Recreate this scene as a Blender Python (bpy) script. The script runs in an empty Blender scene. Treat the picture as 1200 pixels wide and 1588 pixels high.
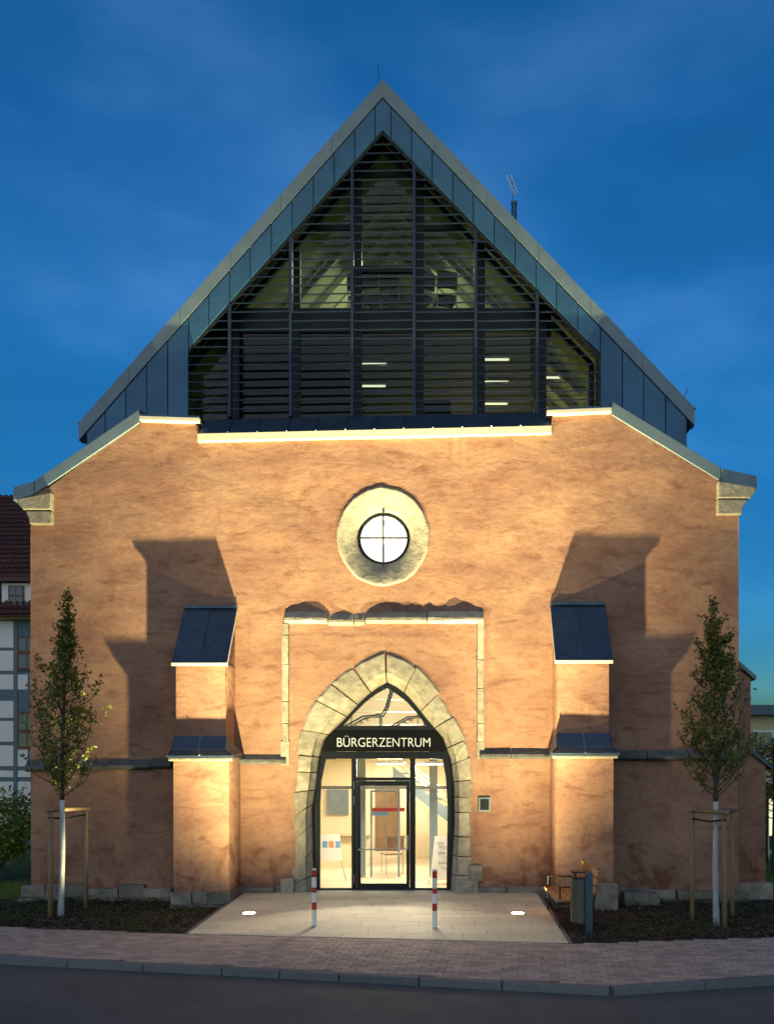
import bpy, bmesh, math, random
from mathutils import Vector, Matrix, noise
random.seed(7)
R = math.radians
scene = bpy.context.scene
col = scene.collection

# ------------------------------------------------------------------ camera, sky, exposure
CX, CY, CZ, FPX = 1.175, -16.0, 2.2, 1280.0        # camera place (metres) and focal length in photo pixels
PX, PY = 690.0, 1208.0                              # optical axis in the photograph (shift lens)
cam = bpy.data.objects.new('camera', bpy.data.cameras.new('camera'))
col.objects.link(cam); scene.camera = cam
cam.location = (CX, CY, CZ); cam.rotation_euler = (R(90), 0, 0)
cd = cam.data
cd.sensor_fit = 'HORIZONTAL'; cd.sensor_width = 36.0
cd.lens = FPX / 1200 * 36.0
cd.shift_x = (600 - PX) / 1200; cd.shift_y = (PY - 794) / 1200
cd.clip_end = 2000

world = bpy.data.worlds.new('World'); scene.world = world; world.use_nodes = True
wn, wl = world.node_tree.nodes, world.node_tree.links
sky = wn.new('ShaderNodeTexSky'); sky.sky_type = 'NISHITA'; sky.sun_disc = False
sky.sun_elevation = R(0.3); sky.sun_rotation = R(180)     # the sun has just set behind the photographer
sky.ozone_density = 4.7; sky.dust_density = 0.2
# thin dusk clouds
tcw = wn.new('ShaderNodeTexCoord'); mpw = wn.new('ShaderNodeMapping'); mpw.inputs['Scale'].default_value = (1.2, 1.2, 3.2)
nzw = wn.new('ShaderNodeTexNoise'); nzw.inputs['Scale'].default_value = 1.7; nzw.inputs['Detail'].default_value = 6; nzw.inputs['Roughness'].default_value = .5
rpw = wn.new('ShaderNodeMapRange'); rpw.inputs[1].default_value = .42; rpw.inputs[2].default_value = .75; rpw.inputs[3].default_value = .84; rpw.inputs[4].default_value = 1.22
vmw = wn.new('ShaderNodeVectorMath'); vmw.operation = 'SCALE'
wl.new(tcw.outputs['Generated'], mpw.inputs['Vector']); wl.new(mpw.outputs[0], nzw.inputs['Vector'])
wl.new(nzw.outputs['Fac'], rpw.inputs[0]); wl.new(sky.outputs[0], vmw.inputs[0]); wl.new(rpw.outputs[0], vmw.inputs['Scale'])
tnw = wn.new('ShaderNodeVectorMath'); tnw.operation = 'MULTIPLY'; tnw.inputs[1].default_value = (.42, 1.14, .93)   # white balance of the dusk sky, the same all round
wl.new(vmw.outputs[0], tnw.inputs[0])
clw = wn.new('ShaderNodeMapRange'); clw.inputs[1].default_value = .46; clw.inputs[2].default_value = .72; clw.interpolation_type = 'SMOOTHSTEP'; wl.new(nzw.outputs['Fac'], clw.inputs[0])
mxw = wn.new('ShaderNodeVectorMath'); mxw.operation = 'SCALE'; mxw.inputs[0].default_value = (.045, .05, .05); wl.new(clw.outputs[0], mxw.inputs['Scale'])
adw = wn.new('ShaderNodeVectorMath'); adw.operation = 'ADD'; wl.new(tnw.outputs[0], adw.inputs[0]); wl.new(mxw.outputs[0], adw.inputs[1])
wl.new(adw.outputs[0], wn['Background'].inputs[0])
wn['Background'].inputs[1].default_value = 0.14

sun = bpy.data.objects.new('sun', bpy.data.lights.new('sun', 'SUN')); col.objects.link(sun)      # afterglow behind the photographer
sun.data.energy = .15; sun.data.angle = R(90); sun.data.color = (1, .84, .58)
sun.rotation_euler = (R(90 - 14), 0, R(-12))
vs = scene.view_settings
vs.view_transform = 'Standard'; vs.look = 'None'; vs.gamma = 1; vs.use_curve_mapping = False
vs.exposure = 2.6
EX = 2 ** -2.6                                       # lamp strengths below are written for exposure 0
scene.cycles.use_denoising = True
scene.cycles.max_bounces = 8; scene.cycles.transparent_max_bounces = 16
scene.cycles.sample_clamp_indirect = 4.0

# ------------------------------------------------------------------ helpers
def U(u, Y=0.0): return (u - PX) * (Y - CY) / FPX + CX          # photo column -> world X at depth Y
def V(v, Y=0.0): return CZ - (v - PY) * (Y - CY) / FPX          # photo row -> world Z at depth Y
def G(u, v):                                                     # photo pixel -> point on the sloping forecourt
    d = (CZ - .035 * CY) / ((v - PY) / FPX + .035)
    return ((u - PX) * d / FPX + CX, CY + d)
def gz(y): return .035 * max(-9, min(0, y))
BED = -.17

def link(o, parent=None):
    col.objects.link(o)
    if parent is not None: o.parent = parent
    return o
def tag(o, label=None, cat=None, group=None, kind=None):
    if label: o['label'] = label
    if cat: o['category'] = cat
    if group: o['group'] = group
    if kind: o['kind'] = kind
    return o
def empty(name, loc=(0, 0, 0), rz=0, parent=None):
    o = bpy.data.objects.new(name, None); o.location = loc; o.rotation_euler = (0, 0, rz); o.empty_display_size = .2
    return link(o, parent)

class MB:
    def __init__(s): s.v = []; s.f = []
    def add(s, vs_, fs_):
        n = len(s.v); s.v += [tuple(p) for p in vs_]; s.f += [tuple(i + n for i in f) for f in fs_]; return s
    def box(s, x0, x1, y0, y1, z0, z1):
        return s.add([(x0,y0,z0),(x1,y0,z0),(x1,y1,z0),(x0,y1,z0),(x0,y0,z1),(x1,y0,z1),(x1,y1,z1),(x0,y1,z1)],
                     [(0,3,2,1),(4,5,6,7),(0,1,5,4),(1,2,6,5),(2,3,7,6),(3,0,4,7)])
    def prism(s, poly, y0, y1):                       # polygon in XZ extruded along Y
        n = len(poly)
        return s.add([(x, y0, z) for x, z in poly] + [(x, y1, z) for x, z in poly],
                     [tuple(range(n)), tuple(range(2*n-1, n-1, -1))] + [(i, i+n, (i+1) % n + n, (i+1) % n) for i in range(n)])
    def slab(s, poly, z0, z1):                        # polygon in XY extruded along Z; z may be a function of (x,y)
        n = len(poly); g0 = z0 if callable(z0) else (lambda x, y: z0); g1 = z1 if callable(z1) else (lambda x, y: z1)
        return s.add([(x, y, g0(x, y)) for x, y in poly] + [(x, y, g1(x, y)) for x, y in poly],
                     [tuple(range(n-1, -1, -1)), tuple(range(n, 2*n))] + [(i, (i+1) % n, (i+1) % n + n, i+n) for i in range(n)])
    def tube(s, pts, rad, seg=8, cap=True):
        pts = [Vector(p) for p in pts]; n = len(pts)
        rr = rad if isinstance(rad, (list, tuple)) else [rad] * n
        rings = []
        for i, p in enumerate(pts):
            t = (pts[min(i+1, n-1)] - pts[max(i-1, 0)]).normalized()
            a = Vector((0, 0, 1)) if abs(t.z) < .9 else Vector((0, 1, 0))
            e1 = t.cross(a).normalized(); e2 = t.cross(e1).normalized()
            rings.append([p + (e1 * math.cos(k * 2 * math.pi / seg) + e2 * math.sin(k * 2 * math.pi / seg)) * rr[i] for k in range(seg)])
        vv = [q for r in rings for q in r]; ff = []
        for i in range(n - 1):
            for k in range(seg):
                k2 = (k + 1) % seg
                ff.append((i*seg+k, i*seg+k2, (i+1)*seg+k2, (i+1)*seg+k))
        if cap: ff += [tuple(range(seg-1, -1, -1)), tuple((n-1)*seg + k for k in range(seg))]
        return s.add(vv, ff)
    def mesh(s, name, mat, smooth=False):
        m = bpy.data.meshes.new(name); m.from_pydata(s.v, [], s.f); m.materials.append(mat)
        bm = bmesh.new(); bm.from_mesh(m); bmesh.ops.recalc_face_normals(bm, faces=bm.faces); bm.to_mesh(m); bm.free()
        if smooth: m.polygons.foreach_set('use_smooth', [True] * len(m.polygons))
        return m
    def build(s, name, mat, parent=None, smooth=False, bevel=0, loc=None):
        o = bpy.data.objects.new(name, s.mesh(name, mat, smooth)); link(o, parent)
        if loc: o.location = loc
        if bevel:
            b = o.modifiers.new('Bevel', 'BEVEL'); b.width = bevel; b.segments = 2; b.limit_method = 'ANGLE'; b.angle_limit = R(40)
        return o

# ------------------------------------------------------------------ materials
def mat(name, base, rough=.8, metal=0, var=.0, vscale=4, stretch=(1, 1, 1), bump=0, bscale=20, c2=None, spec=.5, island=False, detail=8, third=None):
    m = bpy.data.materials.new(name); m.use_nodes = True
    n, l = m.node_tree.nodes, m.node_tree.links; b = n['Principled BSDF']
    b.inputs['Roughness'].default_value = rough; b.inputs['Metallic'].default_value = metal
    b.inputs['Specular IOR Level'].default_value = spec; b.inputs['Base Color'].default_value = (*base, 1)
    tc = n.new('ShaderNodeTexCoord'); mp = n.new('ShaderNodeMapping'); mp.inputs['Scale'].default_value = stretch
    l.new(tc.outputs['Object'], mp.inputs['Vector'])
    vec = mp.outputs[0]
    out = None
    if var or c2:
        nz = n.new('ShaderNodeTexNoise'); nz.inputs['Scale'].default_value = vscale; nz.inputs['Detail'].default_value = detail; nz.inputs['Roughness'].default_value = .62
        l.new(vec, nz.inputs['Vector'])
        cr = n.new('ShaderNodeValToRGB'); cr.color_ramp.elements[0].position = .32; cr.color_ramp.elements[1].position = .68
        d = c2 or tuple(c * (1 - var) for c in base); e = base if c2 else tuple(min(1, c * (1 + var)) for c in base)
        cr.color_ramp.elements[0].color = (*d, 1); cr.color_ramp.elements[1].color = (*e, 1)
        if third:
            q = cr.color_ramp.elements.new(.8); q.color = (*third, 1)
        l.new(nz.outputs['Fac'], cr.inputs['Fac']); out = cr.outputs['Color']
    if island:                                         # a tone of its own for each piece
        oi = n.new('ShaderNodeObjectInfo'); ge = n.new('ShaderNodeNewGeometry'); ad = n.new('ShaderNodeMath'); ad.operation = 'ADD'
        fr = n.new('ShaderNodeMath'); fr.operation = 'FRACT'
        l.new(oi.outputs['Random'], ad.inputs[0]); l.new(ge.outputs['Random Per Island'], ad.inputs[1]); l.new(ad.outputs[0], fr.inputs[0])
        mr = n.new('ShaderNodeMapRange'); mr.inputs[3].default_value = 1 - island; mr.inputs[4].default_value = 1 + island
        l.new(fr.outputs[0], mr.inputs[0])
        sc_ = n.new('ShaderNodeVectorMath'); sc_.operation = 'SCALE'
        if out is not None: l.new(out, sc_.inputs[0])
        else: sc_.inputs[0].default_value = base
        l.new(mr.outputs[0], sc_.inputs['Scale']); out = sc_.outputs[0]
    if out is not None: l.new(out, b.inputs['Base Color'])
    if bump:
        nb = n.new('ShaderNodeTexNoise'); nb.inputs['Scale'].default_value = bscale; nb.inputs['Detail'].default_value = 10; nb.inputs['Roughness'].default_value = .65
        l.new(vec, nb.inputs['Vector'])
        bp = n.new('ShaderNodeBump'); bp.inputs['Strength'].default_value = 1; bp.inputs['Distance'].default_value = bump
        l.new(nb.outputs['Fac'], bp.inputs['Height']); l.new(bp.outputs[0], b.inputs['Normal'])
    return m

def emis(name, colr, strength):
    m = bpy.data.materials.new(name); m.use_nodes = True; b = m.node_tree.nodes['Principled BSDF']
    b.inputs['Base Color'].default_value = (.8, .8, .8, 1)
    b.inputs['Emission Color'].default_value = (*colr, 1); b.inputs['Emission Strength'].default_value = strength * EX
    return m

def glassmat(name, tint=(1, 1, 1), refl=1.45):
    m = bpy.data.materials.new(name); m.use_nodes = True
    n, l = m.node_tree.nodes, m.node_tree.links; n.remove(n['Principled BSDF'])
    t = n.new('ShaderNodeBsdfTransparent'); t.inputs[0].default_value = (*tint, 1)
    g = n.new('ShaderNodeBsdfGlossy'); g.inputs['Roughness'].default_value = .02
    f = n.new('ShaderNodeFresnel'); f.inputs[0].default_value = refl; x = n.new('ShaderNodeMixShader')
    l.new(f.outputs[0], x.inputs[0]); l.new(t.outputs[0], x.inputs[1]); l.new(g.outputs[0], x.inputs[2])
    l.new(x.outputs[0], n['Material Output'].inputs[0]); return m

def plastermat():
    m = bpy.data.materials.new('plaster'); m.use_nodes = True
    n, l = m.node_tree.nodes, m.node_tree.links; b = n['Principled BSDF']; b.inputs['Roughness'].default_value = .92; b.inputs['Specular IOR Level'].default_value = .2
    tc = n.new('ShaderNodeTexCoord')
    def nz(scale, stretch, det=8, rough=.6, dist=0):
        mp = n.new('ShaderNodeMapping'); mp.inputs['Scale'].default_value = stretch; l.new(tc.outputs['Object'], mp.inputs[0])
        q = n.new('ShaderNodeTexNoise'); q.inputs['Scale'].default_value = scale; q.inputs['Detail'].default_value = det; q.inputs['Roughness'].default_value = rough; q.inputs['Distortion'].default_value = dist
        l.new(mp.outputs[0], q.inputs['Vector']); return q.outputs['Fac']
    def ramp(fac, p0, c0, p1, c1):
        r = n.new('ShaderNodeValToRGB'); r.color_ramp.elements[0].position = p0; r.color_ramp.elements[1].position = p1
        r.color_ramp.elements[0].color = (*c0, 1); r.color_ramp.elements[1].color = (*c1, 1); l.new(fac, r.inputs[0]); return r.outputs[0]
    def mul(a, b_):
        x = n.new('ShaderNodeMix'); x.data_type = 'RGBA'; x.blend_type = 'MULTIPLY'; x.inputs[0].default_value = 1
        l.new(a, x.inputs[6]); l.new(b_, x.inputs[7]); return x.outputs[2]
    base = ramp(nz(.8, (1, 1, 1.5), 7, .62, .5), .30, (.262, .124, .088), .70, (.415, .232, .152))
    smudge = ramp(nz(2.2, (.7, 1, 2.3), 7, .62, .6), .30, (.66, .58, .56), .46, (1, 1, 1))       # trowel smudges, mostly level
    fine = ramp(nz(7, (.8, 1, 1.3), 8, .75), .30, (.74, .68, .66), .52, (1, 1, 1))
    pale = ramp(nz(1.3, (1, 1, 1.4), 8, .7, .8), .60, (1, 1, 1), .74, (1.22, 1.26, 1.28))           # worn pale patches
    drip = ramp(nz(1.6, (2.0, 1, .5), 6, .6, 1.2), .26, (.84, .78, .74), .42, (1, 1, 1))
    # damp stains rising from the ground with ragged tops
    sx_ = n.new('ShaderNodeSeparateXYZ'); l.new(tc.outputs['Object'], sx_.inputs[0])
    hm = n.new('ShaderNodeMapRange'); hm.inputs[1].default_value = .15; hm.inputs[2].default_value = 2.6; hm.inputs[3].default_value = .20; hm.inputs[4].default_value = -.16; l.new(sx_.outputs[2], hm.inputs[0])
    ad = n.new('ShaderNodeMath'); ad.operation = 'SUBTRACT'; l.new(nz(1.5, (1.3, 1, .9), 7, .65, .7), ad.inputs[0]); l.new(hm.outputs[0], ad.inputs[1])
    damp = ramp(ad.outputs[0], .22, (.60, .50, .46), .36, (1, 1, 1))
    # hairline cracks
    mpv = n.new('ShaderNodeMapping'); l.new(tc.outputs['Object'], mpv.inputs[0]); mpv.inputs['Scale'].default_value = (1, 0, 1.25)
    wv = n.new('ShaderNodeTexNoise'); wv.inputs['Scale'].default_value = 3; wv.inputs['Detail'].default_value = 5; l.new(mpv.outputs[0], wv.inputs['Vector'])
    av = n.new('ShaderNodeVectorMath'); av.operation = 'MULTIPLY_ADD'; av.inputs[1].default_value = (.55, 0, .55); l.new(wv.outputs['Color'], av.inputs[0]); l.new(mpv.outputs[0], av.inputs[2])
    vo = n.new('ShaderNodeTexVoronoi'); vo.feature = 'DISTANCE_TO_EDGE'; vo.inputs['Scale'].default_value = .42; l.new(av.outputs[0], vo.inputs['Vector'])
    cm_ = n.new('ShaderNodeMapRange'); cm_.inputs[1].default_value = .50; cm_.inputs[2].default_value = .62; cm_.inputs[3].default_value = .02; cm_.inputs[4].default_value = 0; l.new(nz(.7, (1, 1, 1), 3, .5), cm_.inputs[0])
    ca = n.new('ShaderNodeMath'); ca.operation = 'ADD'; l.new(vo.outputs['Distance'], ca.inputs[0]); l.new(cm_.outputs[0], ca.inputs[1])
    crack = ramp(ca.outputs[0], .0, (.74, .69, .67), .005, (1, 1, 1))
    l.new(mul(mul(mul(mul(mul(mul(base, smudge), fine), pale), drip), damp), crack), b.inputs['Base Color'])
    h1 = nz(2.4, (.9, 1, 1.6), 7, .6, .25); h2 = nz(38, (1, 1, 1), 6, .7)
    ma = n.new('ShaderNodeMath'); ma.operation = 'MULTIPLY_ADD'; ma.inputs[1].default_value = .06; l.new(h2, ma.inputs[0]); l.new(h1, ma.inputs[2])
    bp = n.new('ShaderNodeBump'); bp.inputs['Distance'].default_value = .016; bp.inputs['Strength'].default_value = 1
    l.new(ma.outputs[0], bp.inputs['Height']); l.new(bp.outputs[0], b.inputs['Normal'])
    return m

M = dict(
    plaster=plastermat(),
    stone=mat('sandstone', (.40, .345, .27), .9, c2=(.235, .20, .155), vscale=6, bump=.022, bscale=6, island=.17, spec=.2),
    plinth=mat('plinth_stone', (.34, .28, .225), .92, c2=(.16, .138, .115), vscale=4, bump=.05, bscale=8, island=.22, spec=.2),
    slate=mat('string_course_stone', (.14, .13, .125), .8, c2=(.075, .072, .072), vscale=6, bump=.03, bscale=10, island=.2),
    zinc=mat('zinc_panel', (.03, .105, .185), .42, .3, var=.14, vscale=2.5, island=.10, bump=.012, bscale=1.6),
    zinc_l=mat('zinc_verge', (.17, .225, .25), .55, .1, var=.12, vscale=3),
    zinc_d=mat('zinc_dark', (.055, .085, .125), .4, .5, var=.22, vscale=5, island=.08),
    drip=mat('cream_drip', (.62, .55, .42), .6, var=.06, vscale=6),
    dark=mat('anthracite_metal', (.013, .015, .017), .45, .2, var=.1, spec=.3),
    slat=mat('louvre_metal', (.018, .034, .055), .38, .6, var=.1),
    black=mat('black_sign', (.005, .005, .005), .5, spec=.15),
    white=mat('white_paint', (.78, .78, .76), .6, var=.05),
    letter=mat('letter_white', (.85, .85, .84), .5),
    red=mat('red_band', (.45, .035, .02), .5),
    glass=glassmat('door_glass'), glass2=glassmat('gable_glass', (.80, .86, .84), 1.33),
    cream=mat('interior_cream', (.74, .66, .46), .8, var=.03, vscale=2),
    floor=mat('foyer_floor', (.50, .40, .28), .35, var=.08),
    attic=mat('attic_lining', (.40, .40, .24), .85, var=.08, vscale=1.5),
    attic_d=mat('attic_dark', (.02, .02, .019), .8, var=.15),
    steel=mat('steel', (.45, .45, .43), .3, .9),
    wood=mat('stake_wood', (.26, .17, .095), .85, var=.28, vscale=9, stretch=(6, 6, .6), bump=.006, bscale=14),
    bench=mat('bench_wood', (.30, .135, .05), .45, var=.2, vscale=8, stretch=(8, .6, 8)),
    bark=mat('bark', (.075, .062, .045), .9, var=.3, vscale=14, bump=.01, bscale=30),
    lime=mat('lime_wash', (.60, .62, .62), .9, c2=(.33, .33, .31), vscale=9, stretch=(2, 2, .5), bump=.02, bscale=18),
    leaf=mat('leaf', (.24, .24, .05), .55, c2=(.13, .155, .03), vscale=3, island=.35),
    leaf_lit=mat('bush_leaf_lit', (.30, .34, .06), .5, c2=(.17, .22, .04), vscale=3, island=.35),  # shrub leaf colour raised to carry light of a lamp that is not modelled
    cover=mat('ground_cover', (.10, .13, .03), .6, c2=(.055, .08, .02), vscale=2, island=.45),
    mulch=mat('bark_mulch', (.085, .055, .036), .95, island=.5),
    soil=mat('soil', (.035, .023, .016), .95, var=.4, vscale=12, bump=.04, bscale=18),
    lawn=mat('lawn', (.05, .085, .014), .9, var=.3, vscale=6, bump=.03, bscale=30),
    grass=mat('grass_blade', (.14, .20, .03), .6, island=.35),
    asphalt=mat('asphalt', (.135, .128, .122), .85, c2=(.092, .088, .086), vscale=1.3, bump=.012, bscale=160, detail=12),
    brick=mat('paver', (.38, .29, .24), .85, var=.12, vscale=20, island=.22, bump=.004, bscale=60),
    joint=mat('joint_sand', (.085, .068, .055), .95, var=.2, vscale=30),
    flag=mat('terrace_slab', (.58, .52, .39), .75, var=.07, vscale=9, island=.10, bump=.003, bscale=60),
    kerb=mat('kerb_granite', (.135, .135, .14), .8, var=.15, vscale=18, island=.12, bump=.004, bscale=50),
    blue_beam=mat('blue_timber', (.12, .165, .20), .8, var=.12, vscale=6),
    infill=mat('white_infill', (.76, .73, .70), .9, var=.05, vscale=3),
    tile=mat('roof_tile', (.115, .042, .034), .75, var=.25, vscale=5, island=.2),
    frame_b=mat('brown_window', (.13, .055, .025), .6, var=.15),
    pane=mat('window_pane', (.02, .03, .04), .06, spec=.8),
    yellow=mat('yellow_render', (.55, .47, .27), .9, var=.05),
    binm=mat('bin_metal', (.105, .10, .085), .4, .4, var=.08),
    paper=mat('paper', (.8, .78, .72), .7),
    blueish=mat('blue_print', (.15, .35, .6), .6), orange=mat('orange_print', (.7, .3, .12), .6),
    lamp_round=emis('round_window_light', (1.0, .90, .66), 1.25),
    lamp_ceiling=emis('ceiling_lamp', (1, .93, .75), 9),
    lamp_strip=emis('strip_lamp', (1, .92, .65), 1.2),
    lamp_ground=emis('ground_lamp', (1, .9, .7), 14),
    lamp_case=emis('display_light', (1, .86, .5), 1.0),
)

def translucent(m, k):                                # thin leaves let some light through
    n, l = m.node_tree.nodes, m.node_tree.links; b = n['Principled BSDF']; t = n.new('ShaderNodeBsdfTranslucent'); x = n.new('ShaderNodeMixShader')
    x.inputs[0].default_value = k; src = b.inputs['Base Color'].links[0].from_socket; l.new(src, t.inputs['Color'])
    l.new(b.outputs[0], x.inputs[1]); l.new(t.outputs[0], x.inputs[2]); l.new(x.outputs[0], n['Material Output'].inputs['Surface'])
for k_ in ('leaf', 'leaf_lit', 'cover', 'grass'): translucent(M[k_], .4)
def spot(name, loc, target, energy, size, colr, parent=None, radius=.04, blend=1.0):
    d = bpy.data.lights.new(name, 'SPOT'); d.energy = energy * EX; d.spot_size = R(size); d.spot_blend = blend; d.color = colr; d.shadow_soft_size = radius
    o = bpy.data.objects.new(name, d); o.location = loc
    o.rotation_euler = (Vector(target) - Vector(loc)).to_track_quat('-Z', 'Y').to_euler(); return link(o, parent)
def area(name, loc, target, energy, sx, sy, colr, parent=None):
    d = bpy.data.lights.new(name, 'AREA'); d.shape = 'RECTANGLE'; d.size = sx; d.size_y = sy; d.energy = energy * EX; d.color = colr
    o = bpy.data.objects.new(name, d); o.location = loc
    o.rotation_euler = (Vector(target) - Vector(loc)).to_track_quat('-Z', 'Y').to_euler(); return link(o, parent)

# ------------------------------------------------------------------ ground, road, pavement
FL = [G(0, 1437), G(285, 1448), G(888, 1463), G(1200, 1453)]       # front edge of beds and terrace
KL = [G(0, 1482), G(350, 1499), G(530, 1508), G(780, 1521), G(945, 1529), G(1085, 1520), G(1200, 1513)]
def ext(line, x0, x1):
    (ax, ay), (bx, by) = line[0], line[1]; (cx, cy), (dx, dy) = line[-2], line[-1]
    return [(x0, ay + (by-ay)/(bx-ax)*(x0-ax))] + line + [(x1, dy + (dy-cy)/(dx-cx)*(x1-dx))]
FL = ext(FL, -16, 18); KL = ext(KL, -16, 18)
def at(line, x):
    for (a, b), (c, d) in zip(line, line[1:]):
        if a <= x <= c: return b + (d-b)*(x-a)/(c-a)
    return line[0][1] if x < line[0][0] else line[-1][1]
TX0, TX1 = FL[2][0], FL[3][0]                                       # terrace sides
m = MB(); m.add([(-300, -1.0, -.26), (300, -1.0, -.26), (300, 400, -.26), (-300, 400, -.26)], [(0, 1, 2, 3)])
tag(m.build('lawn', M['lawn']), kind='structure')
m = MB(); vv = []
for x, y in [(-300, KL[0][1])] + KL + [(300, KL[-1][1])]: vv += [(x, y + .05, gz(y) - .085), (x, -9.5, -.37), (x, -200, -.37)]
m.add(vv, [f_ for i in range(len(KL)+1) for f_ in ((3*i, 3*i+1, 3*i+4, 3*i+3), (3*i+1, 3*i+2, 3*i+5, 3*i+4))])
tag(m.build('road', M['asphalt']), kind='structure')
# pavement bed sheet, then bricks on it
xs = sorted(set([p[0] for p in FL] + [p[0] for p in KL]))
m = MB(); vv = []; ff = []
for i, x in enumerate(xs):
    ya, yb = at(FL, x) + .02, at(KL, x) - .02
    vv += [(x, ya, gz(ya) - .012), (x, yb, gz(yb) - .012), (x, ya, -.5), (x, yb, -.5)]
for i in range(len(xs) - 1):
    a, b = i*4, i*4+4; ff += [(a, a+1, b+1, b), (a, b, b+2, a+2), (a+1, a+3, b+3, b+1)]
m.add(vv, ff); pavement = tag(m.build('pavement', M['joint']), kind='structure')
th = math.atan2(FL[3][1]-FL[2][1], FL[3][0]-FL[2][0]); ct, st = math.cos(th), math.sin(th)
bm_ = MB(); h = .0385; w = .0975
def brickverts(L, W, c=.006):
    x, y = L/2, W/2
    return ([(-x, -y, -.04), (x, -y, -.04), (x, y, -.04), (-x, y, -.04), (-x, -y, -c), (x, -y, -c), (x, y, -c), (-x, y, -c),
             (-x+c, -y+c, 0), (x-c, -y+c, 0), (x-c, y-c, 0), (-x+c, y-c, 0)],
            [(0,1,5,4),(1,2,6,5),(2,3,7,6),(3,0,4,7),(4,5,9,8),(5,6,10,9),(6,7,11,10),(7,4,8,11),(8,9,10,11)])
bv, bf = brickverts(.197, .097)
brick_mesh = MB().add(bv, bf).mesh('brick', M['brick'])
spots = []
for j in range(-60, 60):
    for i in range(-60, 70):
        a, b = (i + .5 * (j % 2)) * .201, j * .101
        x, y = FL[2][0] + a * ct - b * st, FL[2][1] + a * st + b * ct
        if x < -9.5 or x > 10: continue
        if y > at(FL, x) - .05 or y < at(KL, x) + .04: continue
        spots.append((x, y))
spots.sort(key=lambda p: (p[0]-CX)**2*.6 + (p[1]-CY)**2 + (0 if -4.5 < p[0] < 5 else 200))
slope = math.atan(.035)
for k, (x, y) in enumerate(spots):
    dz = random.uniform(-.002, .002)
    if k < 300:
        o = bpy.data.objects.new('brick', brick_mesh); o.location = (x, y, gz(y) + dz); o.rotation_euler = (slope, random.uniform(-.006, .006), th); link(o, pavement)
    else:
        bm_.add([(x + p[0]*ct - p[1]*st, y + p[0]*st + p[1]*ct, gz(y + p[0]*st + p[1]*ct) + p[2] + dz) for p in bv], bf)
tag(bm_.build('brick_paving', M['brick'], pavement), kind='stuff')
# kerb
kerb = None
pts = []
for (a, b), (c, d) in zip(KL, KL[1:]):
    n = max(1, round(math.hypot(c-a, d-b) / 1.0))
    pts += [(a + (c-a)*t/n, b + (d-b)*t/n) for t in range(n)]
pts.append(KL[-1])
km = MB(); vv = []; ff = []
for i, (x, y) in enumerate(pts): vv += [(x, y - .03, gz(y) - .03), (x, y - .09, gz(y) - .03), (x, y - .09, -.5), (x, y - .03, -.5)]
for i in range(len(pts) - 1):
    a, b = 4*i, 4*i+4; ff += [(a, a+1, b+1, b), (a+1, a+2, b+2, b+1), (a+2, a+3, b+3, b+2), (a+3, a, b, b+3)]
kerb = tag(km.add(vv, ff).build('kerb', M['joint']), kind='structure')
for (a, b), (c, d) in zip(pts, pts[1:]):
    L = math.hypot(c-a, d-b); tx, ty = (c-a)/L, (d-b)/L; g = .006
    p0, p1 = (a + tx*g, b + ty*g), (c - tx*g, d - ty*g); nx, ny = ty, -tx
    q = [(p0[0], p0[1]), (p1[0], p1[1]), (p1[0] + nx*.13, p1[1] + ny*.13), (p0[0] + nx*.13, p0[1] + ny*.13)]
    MB().slab(q, -.48, lambda x, y, r=random.uniform(-.003, .003): gz(at(KL, x)) + .006 + r).build('kerbstone', M['kerb'], kerb, bevel=.012)
# terrace
def clip(poly, a, b, c):                               # keep a*x+b*y<=c
    out = []
    for i, p in enumerate(poly):
        q = poly[(i+1) % len(poly)]; dp, dq = a*p[0]+b*p[1]-c, a*q[0]+b*q[1]-c
        if dp <= 0: out.append(p)
        if (dp < 0 < dq) or (dq < 0 < dp): t = dp/(dp-dq); out.append((p[0]+(q[0]-p[0])*t, p[1]+(q[1]-p[1])*t))
    return out
yA, yB = at(FL, TX0), at(FL, TX1)
m = MB(); m.slab([(TX0, yA), (TX1, yB), (TX1, .0), (1.6, .0), (1.6, .5), (-1.6, .5), (-1.6, 0), (TX0, 0)], -.4, lambda x, y: gz(y) - .008)
terrace = tag(m.build('terrace', M['joint']), kind='structure')
fa = (yB-yA)/(TX1-TX0)
j = 0; y1 = .28
while y1 > -4.6:
    y0 = y1 - .30; off = (j * .37) % .9
    x = TX0 - off
    while x < TX1:
        L = .9
        p = [(x+.0025, y0+.0025), (x+L-.0025, y0+.0025), (x+L-.0025, y1-.0025), (x+.0025, y1-.0025)]
        p = clip(p, -1, 0, -TX0-.06); p = clip(p, 1, 0, TX1-.06) if p else p
        p = clip(p, fa, -1, fa*TX0-yA) if p else p
        if y1 > -.01 and p: p = clip(clip(p, -1, 0, 1.35), 1, 0, 1.45) if p else p
        if len(p) > 2:
            r = random.uniform(-.001, .001)
            MB().slab(p, -.05 + gz(y0), lambda X, Y, r=r: gz(Y) + r).build('paving_slab', M['flag'], terrace, bevel=.002)
        x += L
    y1 = y0; j += 1
for x in (TX0, TX1 - .057):
    ye = at(FL, x)
    MB().slab([(x, ye), (x+.057, ye), (x+.057, -.15), (x, -.15)], -.3, lambda X, Y: gz(Y) + .004).build('edging', M['kerb'], terrace, bevel=.004)
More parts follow.
